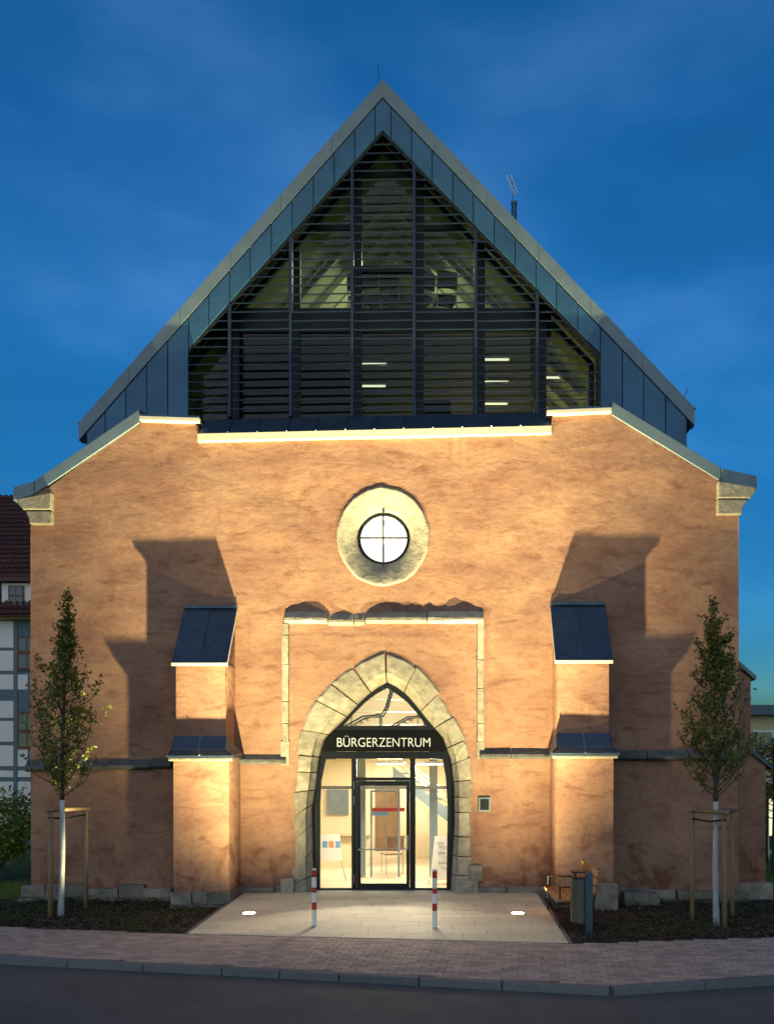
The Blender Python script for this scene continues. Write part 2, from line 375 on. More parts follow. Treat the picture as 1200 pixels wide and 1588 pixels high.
# planting beds
def bed(xa, xb):
    m = MB(); vv = []; ff = []; nx, ny = 60, 24
    for i in range(nx+1):
        x = xa + (xb-xa)*i/nx; yf = at(FL, x)
        for k in range(ny+1):
            y = yf + (.0 - yf)*k/ny
            e = min(1, k/4, (ny+2-k)/4); z = BED + .045*noise.noise((x*1.7, y*1.7, 3)) + .02*e
            if k == 0: z = gz(y) - .03
            vv.append((x, y, z))
    for i in range(nx):
        for k in range(ny): a = i*(ny+1)+k; ff.append((a, a+ny+1, a+ny+2, a+1))
    return tag(m.add(vv, ff).build('planting_bed', M['soil'], smooth=True), kind='structure')
bed(-9.0, TX0); bed(TX1, 10.5)
def scatter(name, matn, xa, xb, count, kind, label, cat):
    m = MB()
    for _ in range(count):
        x = random.uniform(xa, xb); y = random.uniform(at(FL, x) + .03, -.12)
        z = BED + .045*noise.noise((x*1.7, y*1.7, 3)) + .025
        if kind == 'chip':
            a = random.uniform(0, 6.3); L = random.uniform(.015, .045); W = L*random.uniform(.3, .6); t = random.uniform(-.5, .5)
            dx, dy = math.cos(a), math.sin(a)
            m.add([(x-dx*L-dy*W, y-dy*L+dx*W, z-t*L), (x+dx*L-dy*W, y+dy*L+dx*W, z+t*L+.01), (x+dx*L+dy*W, y+dy*L-dx*W, z+t*L), (x-dx*L+dy*W, y-dy*L-dx*W, z-t*L+.012)], [(0, 1, 2, 3)])
        else:
            if noise.noise((x*.9 + 5, y*1.1, 8)) + .25*noise.noise((x*3, y*3, 1)) < -.08: continue
            hh = random.uniform(.03, .10) + .10*max(0, noise.noise((x*1.5, y*1.5, 20)))
            for q in range(7):
                a = random.uniform(0, 6.3); r = random.uniform(.01, .07); L = random.uniform(.018, .04)
                px, py, pz = x + r*math.cos(a), y + r*math.sin(a), z + hh*random.uniform(.2, 1)
                d = Vector((math.cos(a), math.sin(a), random.uniform(-.2, .9))).normalized(); s_ = Vector((-math.sin(a), math.cos(a), random.uniform(-.3, .3)))*L*.45
                P = Vector((px, py, pz)); m.add([P, P + d*L*.5 + s_, P + d*L, P + d*L*.5 - s_], [(0, 1, 2, 3)])
    return tag(m.build(name, M[matn]), label, cat, kind='stuff')
scatter('bark_mulch', 'mulch', -8.5, TX0-.02, 5000, 'chip', 'brown bark mulch strewn over the bed below the timber house side', 'mulch')
scatter('bark_mulch', 'mulch', TX1+.02, 9.5, 5500, 'chip', 'brown bark mulch strewn over the bed around the litter bin', 'mulch')
scatter('ground_cover', 'cover', -8.5, TX0-.1, 2600, 'leaf', 'low dark green ground cover in the bed beside the left buttress', 'plants')
scatter('ground_cover', 'cover', TX1+.1, 9.5, 2300, 'leaf', 'low dark green ground cover in the bed behind the litter bin', 'plants')

# ------------------------------------------------------------------ the hall
hall = empty('civic_hall', (0, 2, 0)); hall.location = (0, 0, 0)
tag(hall, 'terracotta plastered old church front with steep zinc gable, round window and pointed glass entrance', 'building')
def disp(x, z, s=0.0):
    wx, wz = x + .5*noise.noise((x*.6, z*.8, 9+s)), z + .3*noise.noise((x*.7, z*.9, 4+s))
    k = .35 + .65*max(0, min(1, .5 + 1.3*noise.noise((x*.45+s, z*.55, 12))))
    return .024*noise.noise((wx*.6+s, wz*1.1, 1.3+s)) + k*.006*noise.noise((wx*1.5+s, wz*3.0, 7.7)) + k*.0016*noise.noise((wx*4, wz*6.5, 2.1+s))
XL, XR = U(48), U(1145)
portal_in = [(484,1392),(482,1310),(481,1256),(487,1220),(492,1178),(502,1143),(534,1112),(550,1094),(567,1077),(583,1065),(599,1056),(614,1064),(630,1076),(645,1094),(660,1113),(686,1143),(699,1178),(704,1220),(705,1280),(701,1340),(698,1392)]
portal_out = [(453,1392),(456,1340),(457,1280),(457,1220),(459,1175),(467,1140),(489,1089),(510,1064),(536,1043),(566,1023),(599,1011),(628,1020),(653,1040),(672,1064),(690,1089),(714,1132),(726,1166),(730,1220),(731,1280),(732,1340),(735,1392)]
def inside(p, poly):
    x, y = p; c = False
    for i in range(len(poly)):
        (a, b), (e, f) = poly[i], poly[i-1]
        if (b > y) != (f > y) and x < (e-a)*(y-b)/(f-b)+a: c = not c
    return c
mid = [(U((a+c)/2), V((b+d)/2)) for (a, b), (c, d) in zip(portal_in, portal_out)]
mid = [(mid[0][0], -1)] + mid + [(mid[-1][0], -1)]
RWX, RWZ = U(594), V(832)
wm = MB()
def damp_(x, z):
    a = math.hypot(x-RWX, z-RWZ); f = max(.15, min(1, (a-.95)/.6))
    if z < 5.0: f = min(f, max(.3, min(1, (abs(x)-1.75)/.5)))
    return f
def panel(x0, x1, top):
    nx = max(2, int((x1-x0)/.045)); nz = 230; zmax = 9.7; zmin = -.35
    idx = {}
    def vert(i, k):
        if (i, k) in idx: return idx[i, k]
        x = x0 + (x1-x0)*i/nx; z = min(zmin + (zmax-zmin)*k/nz, top(x)); wm.v.append((x, -disp(x, z)*damp_(x, z), z)); idx[i, k] = len(wm.v)-1; return idx[i, k]
    for i in range(nx):
        for k in range(nz):
            xc = x0 + (x1-x0)*(i+.5)/nx; zc = zmin + (zmax-zmin)*(k+.5)/nz
            z0 = zmin + (zmax-zmin)*k/nz
            if z0 >= min(top(x0+(x1-x0)*i/nx), top(x0+(x1-x0)*(i+1)/nx)) - .002 and z0 >= max(top(x0+(x1-x0)*i/nx), top(x0+(x1-x0)*(i+1)/nx)) - .002: continue
            if inside((xc, zc), mid): continue
            if ((xc-RWX)/.845)**2 + ((zc-RWZ-.03)/.885)**2 < 1: continue
            wm.f.append((vert(i, k), vert(i+1, k), vert(i+1, k+1), vert(i, k+1)))
def lin(x, a, b): return a[1] + (b[1]-a[1])*(x-a[0])/(b[0]-a[0])
A1, A2 = (U(75), V(757)), (U(215), V(652)); B1, B2 = (U(948), V(638)), (U(1118), V(745))
ltop = lambda x: min(V(652), lin(x, A1, A2)) if x > U(75) else V(757)
rtop = lambda x: min(V(640), lin(x, B1, B2)) if x < U(1118) else V(745)
ctop = lambda x: lin(x, (U(308), V(676)), (U(855), V(664)))
XS1, XS2 = U(307), U(855)
panel(XL, XS1, ltop); panel(XS1, XS2, ctop); panel(XS2, XR, rtop)
# returns at steps and the body of the building behind
wm.box(XL, XL+.02, .03, 14, -.35, V(757)-.02); wm.box(XR-.02, XR, .03, 14, -.35, V(745)-.02)
wm.add([(XL, -.012, -.35), (XL, .05, -.35), (XL, .05, V(757)), (XL, -.012, V(757))], [(0, 1, 2, 3)])
wm.add([(XR, -.012, -.35), (XR, .05, -.35), (XR, .05, V(745)), (XR, -.012, V(745))], [(0, 1, 2, 3)])
wm.box(XS1-.3, XS1, .03, .5, ctop(XS1)-.3, V(655)); wm.box(XS2, XS2+.3, .03, .5, ctop(XS2)-.3, V(642))
wm.box(XL+.02, XR-.02, 13.6, 14, -.35, 9.2)
wall = wm.build('front_wall', M['plaster'], hall, smooth=True)
# solid core between facade and gable so that no sky shows through the seam
MB().prism([(U(120), V(745)), (U(215), V(662)), (XS1, V(690)), (XS2, V(690)), (U(948), V(650)), (U(1090), V(738)), (U(1000), V(735)), (U(180), V(735))], .10, .55).build('wall_core', M['attic_d'], hall)

# plinth stones
def rough_block(x0, x1, y0, y1, z0, z1, jit, name, mt, parent, bev=.02):
    m = MB().box(x0, x1, y0, y1, z0, z1)
    m.v = [(a + random.uniform(-jit, jit), b + (random.uniform(-jit, jit) if b < (y0+y1)/2 else 0), c + random.uniform(-jit, jit)) for a, b, c in m.v]
    return m.build(name, M[mt], parent, bevel=bev)
def plinth(x0, x1, yf, ztop, courses=2):
    for c in range(courses):
        x = x0 - random.uniform(0, .2)*0; zt = ztop - c*.22; zb = -.34 if c == courses-1 else zt - .215
        while x < x1 - .05:
            L = min(random.uniform(.32, .85), x1 - x)
            if x1 - x - L < .15: L = x1 - x
            rough_block(x+.004, x+L-.004, yf + (0 if c == 0 else -.05) + random.uniform(-.03, .03), .05, zb, zt + (random.uniform(-.05, .04) if c == 0 else 0), .02, 'plinth_stone', 'plinth', wall)
            x += L
plinth(U(35), U(270), -.12, .12)
plinth(U(364), U(455), -.08, .12)
plinth(U(738), U(855), -.10, .10); plinth(U(955), U(1160), -.14, .08)
# string course with sloped top
def strings(u0, u1, v0, v1, yf=-.13):
    x = U(u0); xe = U(u1)
    while x < xe - .02:
        L = min(random.uniform(.55, 1.1), xe - x)
        if xe - x - L < .25: L = xe - x
        t = (x - U(u0))/(xe - U(u0) + 1e-6); zt = V(v0 + (v1-v0)*t)
        j = random.uniform(-.01, .01)
        p = [(yf+j, zt-.13), (yf+j, zt-.08), (.02, zt+.06), (.02, zt-.17), (-.05, zt-.17)]
        n = len(p); a, b = x+.003, x+L-.003
        MB().add([(a, q[0], q[1]) for q in p] + [(b, q[0]+random.uniform(-.008, .008), q[1]+random.uniform(-.008, .008)) for q in p],
                 [tuple(range(n)), tuple(range(2*n-1, n-1, -1))] + [(i, (i+1) % n, (i+1) % n+n, i+n) for i in range(n)]).build('string_course_stone', M['slate'], wall, bevel=.012)
        x += L
strings(42, 268, 1184, 1178); strings(362, 444, 1172, 1172, -.09); strings(744, 862, 1164, 1164, -.09); strings(950, 1150, 1166, 1168)

# portal surround: voussoirs and jamb stones
ring = MB()
ring.add([(U(a, .3), .36, V(b, .3)) for a, b in portal_in] + [(U(c, .3), .36, V(d, .3)) for c, d in portal_out], [(i, i+1, i+1+len(portal_in), i+len(portal_in)) for i in range(len(portal_in)-1)])
surround = ring.build('portal_surround', M['stone'], hall)
def plen(P): return [math.hypot(P[i+1][0]-P[i][0], P[i+1][1]-P[i][1]) for i in range(len(P)-1)]
def along(Pi, Po, s):                                  # same parameter on both lines
    L = plen(Pi); T = sum(L); d = s*T
    for i, l_ in enumerate(L):
        if d <= l_ or i == len(L)-1:
            t = d/l_; f = lambda P: (P[i][0]+(P[i+1][0]-P[i][0])*t, P[i][1]+(P[i+1][1]-P[i][1])*t); return f(Pi), f(Po)
        d -= l_
cuts = [0]
while cuts[-1] < 1: cuts.append(cuts[-1] + random.uniform(.030, .056))
cuts = [c/cuts[-1] for c in cuts]
for s0, s1 in zip(cuts, cuts[1:]):
    m = MB(); K = 4; jo = random.uniform(-3, 3); jy = random.uniform(-.02, .012); vv = []
    for k in range(K+1):
        g = .0010; s = s0 + g + (s1-s0-2*g)*k/K
        (a, b), (c, d) = along(portal_in, portal_out, s)
        c += (c-a)*jo/40 + random.uniform(-1.2, 1.2); d += (d-b)*jo/40 + random.uniform(-1.2, 1.2)
        def pt(t, y): return (U(a+(c-a)*t), y + random.uniform(-.006, .006), V(b+(d-b)*t))
        e = .007 if k in (0, K) else 0
        vv += [pt(1.0, .06), pt(1.0, -.008+e), pt(.93, -.03+jy*.7+e), pt(.50, -.035+jy*.7+e), pt(.30, -.02+jy*.7+e), pt(.22, .06), pt(.04, .16), pt(0, .37)]
    n = 8; ff = [(k*n+i, k*n+i+1, (k+1)*n+i+1, (k+1)*n+i) for k in range(K) for i in range(n-1)] + [tuple(range(n)), tuple(range((K+1)*n-1, K*n-1, -1))]
    m.add(vv, ff).build('portal_stone', M['stone'], surround)
# foot stones right and left of the portal
for a, b, c, d in ((436,456,1362,1392), (705,742,1366,1392), (728,748,1340,1368)):
    rough_block(U(a), U(b), -.12, .05, V(d), V(c), .025, 'foot_stone', 'stone', surround, .03)

# label mould: worn stone strips framing the portal
lm = MB().box(U(440), U(750), -.006, .02, V(966), V(955)).build('label_mould', M['stone'], hall)
def strip(uv, w0, w1, yf, mt='stone', name='mould_stone'):
    (a, b), (c, d) = uv
    rough_block(min(U(a), U(c)) - w0, max(U(a), U(c)) + w0, yf, .03, min(V(b), V(d)), max(V(b), V(d)), .008, name, mt, lm, .012)
for a, b in ((441, 508), (509, 549), (550, 566), (567, 662), (663, 750)):
    z1, z0 = V(956+random.uniform(-1, 1)), V(966)
    q = [(-.16, z0+.03), (-.15, z0+.08), (.02, z1+.12), (.02, z0-.02), (-.05, z0-.02)]
    if a in (509, 550): q = [(y*.55, z-.03) for y, z in q]
    n = 5; S = max(3, int((b-a)/9)); vv = []
    for k in range(S+1):
        x = U(a)+.003 + (U(b)-U(a)-.006)*k/S; e = .6 + .4*min(1, k/1.5, (S-k)/1.5); w_ = .8 + .35*noise.noise((x*3.1, 2, 5)) + random.uniform(-.06, .06)
        vv += [(x, y*(e*w_ if y < 0 else 1), z + random.uniform(-.008, .008)) for y, z in q]
    MB().add(vv, [tuple(range(n)), tuple(range((S+1)*n-1, S*n-1, -1))] + [(k*n+i, k*n+(i+1) % n, (k+1)*n+(i+1) % n, (k+1)*n+i) for k in range(S) for i in range(n)]).build('mould_stone', M['stone'], lm)
def vstrip(u, v0, v1, cuts_):
    ys = [v0] + cuts_ + [v1]
    for a, b in zip(ys, ys[1:]): strip(((u-5, a+.3), (u+5, b-.3)), 0, 0, -.05 + random.uniform(-.012, .012))
vstrip(443, 967, 1150, [985, 1030, 1088, 1122]); vstrip(745, 964, 1150, [1023, 1067, 1122])
strip(((436, 1150), (449, 1187)), 0, 0, -.03); strip(((739, 1150), (751, 1177)), 0, 0, -.03)

# round window
rw = MB(); N = 72; prof = [(1.0, .03), (.99, -.020), (.945, -.022), (.90, -.012), (.62, .055), (.58, .075), (.56, .34)]
vv = []
for k in range(N):
    a = 2*math.pi*k/N; jr = 1 + .035*noise.noise((math.cos(a)*2.2, math.sin(a)*2.2, 4)) + .012*noise.noise((math.cos(a)*9, math.sin(a)*9, 2))
    for r, y in prof:
        q = jr if r > .7 else 1
        ex = .90*r*q; ez = .94*r*q + (.03 if r > .7 else 0)
        vv.append((RWX + ex*math.cos(a), y + (random.uniform(-.006, .006) if r > .7 else 0), RWZ + ez*math.sin(a)*(1 if r > .7 else .957)))
P_ = len(prof)
rw.add(vv, [(k*P_+i, k*P_+i+1, ((k+1) % N)*P_+i+1, ((k+1) % N)*P_+i) for k in range(N) for i in range(P_-1)])
rwin = rw.build('round_window', M['stone'], hall, smooth=True)
def ringmesh(r0, r1, y0, y1, n=48):
    m = MB(); vv = []
    for k in range(n):
        a = 2*math.pi*k/n
        for r, y in ((r0, y0), (r1, y0), (r1, y1), (r0, y1)): vv.append((RWX + r*math.cos(a), y, RWZ + r*math.sin(a)))
    return m.add(vv, [(k*4+i, k*4+(i+1) % 4, ((k+1) % n)*4+(i+1) % 4, ((k+1) % n)*4+i) for k in range(n) for i in range(4)])
ringmesh(.455, .54, .16, .24).build('frame', M['dark'], rwin)
MB().prism([(RWX + .46*math.cos(2*math.pi*k/48), RWZ + .46*math.sin(2*math.pi*k/48)) for k in range(48)], .20, .21).build('lit_pane', M['lamp_round'], rwin)
MB().box(RWX-.016, RWX+.016, .05, .082, RWZ-.58, RWZ+.60).build('window_bar', M['dark'], rwin)
MB().box(RWX-.56, RWX+.56, .084, .112, RWZ-.014, RWZ+.014).build('window_bar', M['dark'], rwin)

# buttresses
def buttress(ui0, ui1, li0, li1, vr_top, vr_bot, vl_top, vl_bot, s):
    """s=-1 left, +1 right; upper body between wall columns; all in metres from the photographed edges"""
    P1, P2 = .66, .86
    x0, x1 = U(ui0, -P1), U(ui1, -P1); w0, w1 = U(li0, -P2), U(li1, -P2)
    zt, zb = V(vr_top), V(vr_bot, -.74); zl = V(vl_bot, -P2-.07); zlt = V(vl_top, -P1)
    m = MB()
    def grid(xa, xb, ya, yb, za, zb_, dirn):
        n1, n2 = 14, max(8, int((zb_-za)/.08)); vv = []
        for i in range(n1+1):
            for k in range(n2+1):
                t = i/n1; x, y = xa + (xb-xa)*t, ya + (yb-ya)*t; z = za + (zb_-za)*k/n2
                d = disp(x*1.3 + y*2, z, 5)*(.9 if 0 < i < n1 else .35)
                vv.append((x + (d if dirn == 'x' else 0)*(1 if xa > -99 else 1), y - (d if dirn == 'y' else 0), z))
        m.add(vv, [(i*(n2+1)+k, (i+1)*(n2+1)+k, (i+1)*(n2+1)+k+1, i*(n2+1)+k+1) for i in range(n1) for k in range(n2)])
    grid(x0, x1, -P1, -P1, zlt-.05, zb+.05, 'y'); grid(x0, x0, 0.03, -P1, zlt-.3, zb+.0, 'x'); grid(x1, x1, -P1, 0.03, zlt-.3, zb, 'x')
    # body under the sloped roof
    m.add([(x0, -P1, zb), (x1, -P1, zb), (x1, .02, zb), (x0, .02, zb), (x0, .02, zt-.06), (x1, .02, zt-.06)], [(0, 4, 3), (1, 2, 5), (0, 1, 5, 4)])
    grid(w0, w1, -P2, -P2, -.35, zl, 'y'); grid(w0, w0, 0.03, -P2, -.35, zl, 'x'); grid(w1, w1, -P2, 0.03, -.35, zl, 'x')
    m.add([(w0, -P2, zl), (w1, -P2, zl), (w1, 0, zl), (w0, 0, zl)], [(0, 1, 2, 3)])
    b = m.build('buttress', M['plaster'], hall, smooth=True)
    # weld-free smoothing is fine: each side is its own grid
    # upper roof: two zinc sheets, cream drip edge, top flashing
    e = .045; ra, rb = x0 - e, x1 + e; xm = (ra+rb)/2
    for a, c in ((ra, xm-.004), (xm+.004, rb)):
        MB().add([(a, -.74, zb+.015), (c, -.74, zb+.015), (c, -.02, zt-.02), (a, -.02, zt-.02), (a, -.74, zb-.005), (c, -.74, zb-.005), (c, -.02, zt-.045), (a, -.02, zt-.045)],
                 [(0,1,2,3),(4,7,6,5),(0,4,5,1),(1,5,6,2),(2,6,7,3),(3,7,4,0)]).build('zinc_sheet', M['zinc_d'], b, bevel=.003)
    MB().box(xm-.010, xm+.010, -.3, -.28, (zb+zt)/2, (zb+zt)/2+.01).add([(xm-.009, -.735, zb+.012), (xm+.009, -.735, zb+.012), (xm+.009, -.03, zt-.02), (xm-.009, -.03, zt-.02), (xm-.006, -.735, zb+.038), (xm+.006, -.735, zb+.038), (xm+.006, -.03, zt+.006), (xm-.006, -.03, zt+.006)],
             [(0,1,5,4),(1,2,6,5),(2,3,7,6),(3,0,4,7),(4,5,6,7)]).build('standing_seam', M['zinc_d'], b)
    MB().box(ra-.012, rb+.012, -.765, -.735, zb-.045, zb+.008).build('drip_edge', M['drip'], b, bevel=.003)
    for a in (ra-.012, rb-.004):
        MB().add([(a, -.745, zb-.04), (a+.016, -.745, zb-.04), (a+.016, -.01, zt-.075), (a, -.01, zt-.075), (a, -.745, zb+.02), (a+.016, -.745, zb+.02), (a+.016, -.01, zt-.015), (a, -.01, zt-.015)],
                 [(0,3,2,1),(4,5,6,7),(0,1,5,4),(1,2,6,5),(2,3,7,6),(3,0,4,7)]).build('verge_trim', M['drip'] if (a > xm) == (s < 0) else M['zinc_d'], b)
    MB().box(ra, rb, -.06, .01, zt-.02, zt+.045).build('flashing', M['zinc_d'], b, bevel=.006)
    # lower weathering in lead: steep apron, flared foot, rolls
    fa_, fb = w0 - .09, w1 + .09; zk = zl + .13
    xa, xb = x0 - .015, x1 + .015
    m = MB(); yb_ = -P1 - .012
    m.add([(xa, yb_, zlt+.0), (xb, yb_, zlt), (xb+.01, -P2+.04, zk), (xa-.01, -P2+.04, zk), (fb, -P2-.10, zl+.02), (fa_, -P2-.10, zl+.02), (fb, -P2-.10, zl-.02), (fa_, -P2-.10, zl-.02), (fa_, -.03, zl-.02), (fb, -.03, zl-.02), (fa_+.05, -.03, zl+.10), (fb-.05, -.03, zl+.10)],
          [(0, 3, 2, 1), (3, 5, 4, 2), (5, 7, 6, 4), (7, 8, 9, 6), (5, 8, 7), (4, 6, 9), (3, 10, 5), (5, 10, 8), (2, 4, 11), (4, 9, 11), (0, 10, 3), (1, 2, 11)])
    wth = m.build('weathering', M['zinc_d'], b)
    for t in (0, .5, 1):
        xx = xa + (xb-xa)*t
        MB().tube([(xx, yb_-.005, zlt), (xx + (t-.5)*.02, -P2+.035, zk+.004), (fa_ + (fb-fa_)*t, -P2-.10, zl+.024)], .011, 6).build('lead_roll', M['zinc_d'] if t != .5 else M['zinc_l'], b)
    MB().tube([(xa, -P2+.035, zk+.004), (xb, -P2+.035, zk+.004)], .009, 6).build('lead_roll', M['zinc_l'], b)
    MB().box(fa_+.02, fb-.02, -P2-.085, -P2-.002, zl-.075, zl-.022).build('drip_edge', M['stone'], b, bevel=.01)
    # foot stones
    for c in range(2):
        x = w0 - .05; zt_ = .12 - c*.23; zb_ = zt_-.225 if c == 0 else -.34
        while x < w1 + .04:
            L = min(random.uniform(.26, .46), w1 + .05 - x)
            if w1 + .05 - x - L < .12: L = w1 + .05 - x
            rough_block(x+.005, x+L-.005, -P2-.07-.03*c, -P2+.1, zb_, zt_, .012, 'plinth_stone', 'plinth', b); x += L
        for xx in (w0-.05, w1-.06): rough_block(xx, xx+.11, -P2+.11, -.02, zb_, zt_, .01, 'plinth_stone', 'plinth', b)
buttress(273, 350, 269, 355, 943, 1029, 1142, 1174, -1)
buttress(864, 944, 862, 951, 938, 1025, 1137, 1170, 1)
# side buttress on the right flank
sx = XR; y0, y1 = .6, 1.6
MB().add([(sx-.05, y0, -.35), (7.62, y0, -.35), (7.62, y0, 2.5), (7.32, y0, 2.72), (7.32, y0, 4.22), (sx-.05, y0, 4.6)] + [(sx-.05, y1, -.35), (7.62, y1, -.35), (7.62, y1, 2.5), (7.32, y1, 2.72), (7.32, y1, 4.22), (sx-.05, y1, 4.6)],
         [(0,1,2,3,4,5), (11,10,9,8,7,6)] + [(i, i+6, (i+1) % 6+6, (i+1) % 6) for i in range(6)]).build('side_buttress', M['plaster'], hall)
MB().add([(sx, y0-.06, 4.66), (7.40, y0-.06, 4.18), (7.40, y1, 4.18), (sx, y1, 4.66), (sx, y0-.06, 4.74), (7.42, y0-.06, 4.26), (7.42, y1, 4.26), (sx, y1, 4.74)], [(0,1,2,3),(4,7,6,5),(0,4,5,1),(1,5,6,2),(2,6,7,3),(3,7,4,0)]).build('side_weathering', M['zinc_l'], hall)
MB().add([(7.25, y0-.08, 2.86), (7.74, y0-.08, 2.44), (7.74, y1, 2.44), (7.25, y1, 2.86), (7.25, y0-.08, 2.76), (7.74, y0-.08, 2.38), (7.74, y1, 2.38), (7.25, y1, 2.76)], [(0,3,2,1),(4,5,6,7),(0,1,5,4),(1,2,6,5),(2,3,7,6),(3,0,4,7)]).build('side_weathering', M['zinc_d'], hall)
rough_block(sx-.02, 7.75, y0-.1, y1, -.34, .12, .02, 'side_plinth', 'plinth', hall, .03)

# copings of the shoulders, drip strips, corbels
def coping(P, y0=-.035, y1=.62, th_=.17, name='coping', mt='zinc_l'):
    m = MB(); n = len(P); vv = []
    for i, (x, z) in enumerate(P): vv += [(x, y0, z), (x, y1, z), (x, y1, z+th_+.12), (x, y0+.02, z+th_)]
    ff = [(0, 1, 2, 3), tuple((n-1)*4+k for k in (3, 2, 1, 0))]
    for i in range(n-1):
        for k in range(4): ff.append((i*4+k, i*4+(k+1) % 4, (i+1)*4+(k+1) % 4, (i+1)*4+k))
    return m.add(vv, ff).build(name, M[mt], hall, bevel=.008)
Yc = -.035
q = lambda u, v: (U(u, Yc), V(v, Yc))
coping([q(53, 766), q(216, 655)], th_=.27); coping([q(20, 776), q(52, 767)], th_=.27)
coping([q(949, 643), q(1118, 746)], th_=.27); coping([q(1119, 747), q(1174, 759)], th_=.27)
for a, b, va, vb in ((217, 309, 655, 658), (848, 948, 646, 642)):
    x0, x1 = U(a, -.1), U(b, -.1)
    MB().add([(x0, -.13, V(va)), (x1, -.13, V(vb)), (x1, .5, V(vb)), (x0, .5, V(va)), (x0, -.13, V(va)+.075), (x1, -.13, V(vb)+.075), (x1, .5, V(vb)+.075), (x0, .5, V(va)+.075)], [(0,3,2,1),(4,5,6,7),(0,1,5,4),(1,2,6,5),(2,3,7,6),(3,0,4,7)]).build('drip_strip', M['drip'], hall, bevel=.006)
    MB().add([(x0, -.10, V(va)+.078), (x1, -.10, V(vb)+.078), (x1, .5, V(vb)+.16), (x0, .5, V(va)+.16), (x0, -.10, V(va)+.12), (x1, -.10, V(vb)+.12), (x1, .5, V(vb)+.2), (x0, .5, V(va)+.2)], [(0,3,2,1),(4,5,6,7),(0,1,5,4),(1,2,6,5),(2,3,7,6),(3,0,4,7)]).build('capping', M['zinc_d'], hall)
xa, xb = U(306, -.08), U(855, -.08); za, zb = V(684, -.08), V(671.5, -.08)
MB().add([(xa, -.09, za), (xb, -.09, zb), (xb, .1, zb), (xa, .1, za), (xa, -.09, za+.145), (xb, -.09, zb+.145), (xb, .1, zb+.145), (xa, .1, za+.145)], [(0,3,2,1),(4,5,6,7),(0,1,5,4),(1,2,6,5),(2,3,7,6),(3,0,4,7)]).build('drip_strip', M['drip'], hall, bevel=.006)
nseam = 12
for i in range(nseam):
    t0, t1 = i/nseam, (i+1)/nseam; g = .004
    a0, a1 = xa+.03 + (xb-xa-.06)*t0 + g, xa+.03 + (xb-xa-.06)*t1 - g; z0, z1 = za + (zb-za)*t0 + .15, za + (zb-za)*t1 + .15
    MB().add([(a0, -.085, z0), (a1, -.085, z1), (a1+.0, .31, z1+.43), (a0, .31, z0+.43), (a0, -.06, z0-.02), (a1, -.06, z1-.02), (a1, .34, z1+.40), (a0, .34, z0+.40)], [(0,1,2,3),(4,7,6,5),(0,4,5,1),(1,5,6,2),(2,6,7,3),(3,7,4,0)]).build('apron_sheet', M['zinc_d'], hall)
    if i:
        MB().tube([(a0-g, -.095, z0+.004), (a0-g, .30, z0+.436)], .012, 5).build('standing_seam', M['zinc_d'], hall)
for s, (a, b, c, d) in ((-1, (27, 80, 770, 812)), (1, (1113, 1172, 752, 797))):
    inn, out = (b, a) if s < 0 else (a, b); o1 = 49 if s < 0 else 1147
    Pt = [(inn, c), (out, c+4), (out + (-s)*2, c+13), (out + (-s)*14, c+22), (o1 + s*3, c+35), (o1 + s*3, d), (inn, d)]
    cb = MB().prism([(U(x, -.1), V(z, -.1)) for x, z in [(inn, c+22), (out + (-s)*12, c+22), (o1 + s*5, c+34), (o1 + s*4, d), (inn, d)]], -.10, .5).build('corbel', M['stone'], hall, bevel=.02)
    MB().prism([(U(x, -.1), V(z, -.1)) for x, z in [(inn, c-6), (out, c+4), (out - s*2, c+12), (out - s*9, c+20.5), (inn, c+20.5)]], -.13, .5).build('corbel_stone', M['stone'], cb, bevel=.02)

# ------------------------------------------------------------------ zinc gable with louvres
YG = .30
gU = lambda u: U(u, YG); gV = lambda v: V(v, YG)
AP = (593, 122); LE = (122, 655); RE = (1077, 632)
def online(p, q_, u): return p[1] + (q_[1]-p[1])*(u-p[0])/(q_[0]-p[0])
outer = lambda u: online(AP, LE, u) if u < AP[0] else online(AP, RE, u)
verge = lambda u: outer(u) + 29
IA = (593, 200); IL = (261, 575); IR = (931, 548)
def inner(u):
    if u < IL[0] or u > IR[0]: return 720
    return online(IA, IL, u) if u < IA[0] else online(IA, IR, u)
# backing
bk = MB(); us = [134, 200, 260.9, 261.1, 330, 460, 593, 760, 930.9, 931.1, 1000, 1065]; vv = []; ff = []
for u in us: vv += [(gU(u), YG+.05, gV(verge(u)-4)), (gU(u), YG+.05, gV(min(720, inner(u)-2)))]
bk.add(vv, [(2*i, 2*i+2, 2*i+3, 2*i+1) for i in range(len(us)-1)])
clad = bk.build('gable_cladding', M['dark'], hall)
seams = [134, 163, 195, 227.5, 260, 292, 324, 356, 388, 420.5, 453, 486, 518, 550, 581.5, 606, 638, 670, 702, 734, 766.5, 799, 831, 863, 896, 931, 965, 998, 1032, 1064]
for a, b in zip(seams, seams[1:]):
    a2, b2 = a + .5, b - .5
    uu = [a2, b2] if not (a2 < 593 < b2) else [a2, 593, b2]
    top = [(u, verge(u) + 1.2) for u in uu]
    bot = [(u, inner(u) if (261 <= (a+b)/2 <= 931) else 700) for u in uu]
    if 261 > a2 and b2 > 261: bot = [(a2, 700), (b2, 700)]
    poly = [(gU(u), gV(v)) for u, v in top] + [(gU(u), gV(v)) for u, v in reversed(bot)]
    MB().prism(poly, YG + random.uniform(-.004, .004), YG+.045).build('cladding_panel', M['zinc'], clad, bevel=.006)
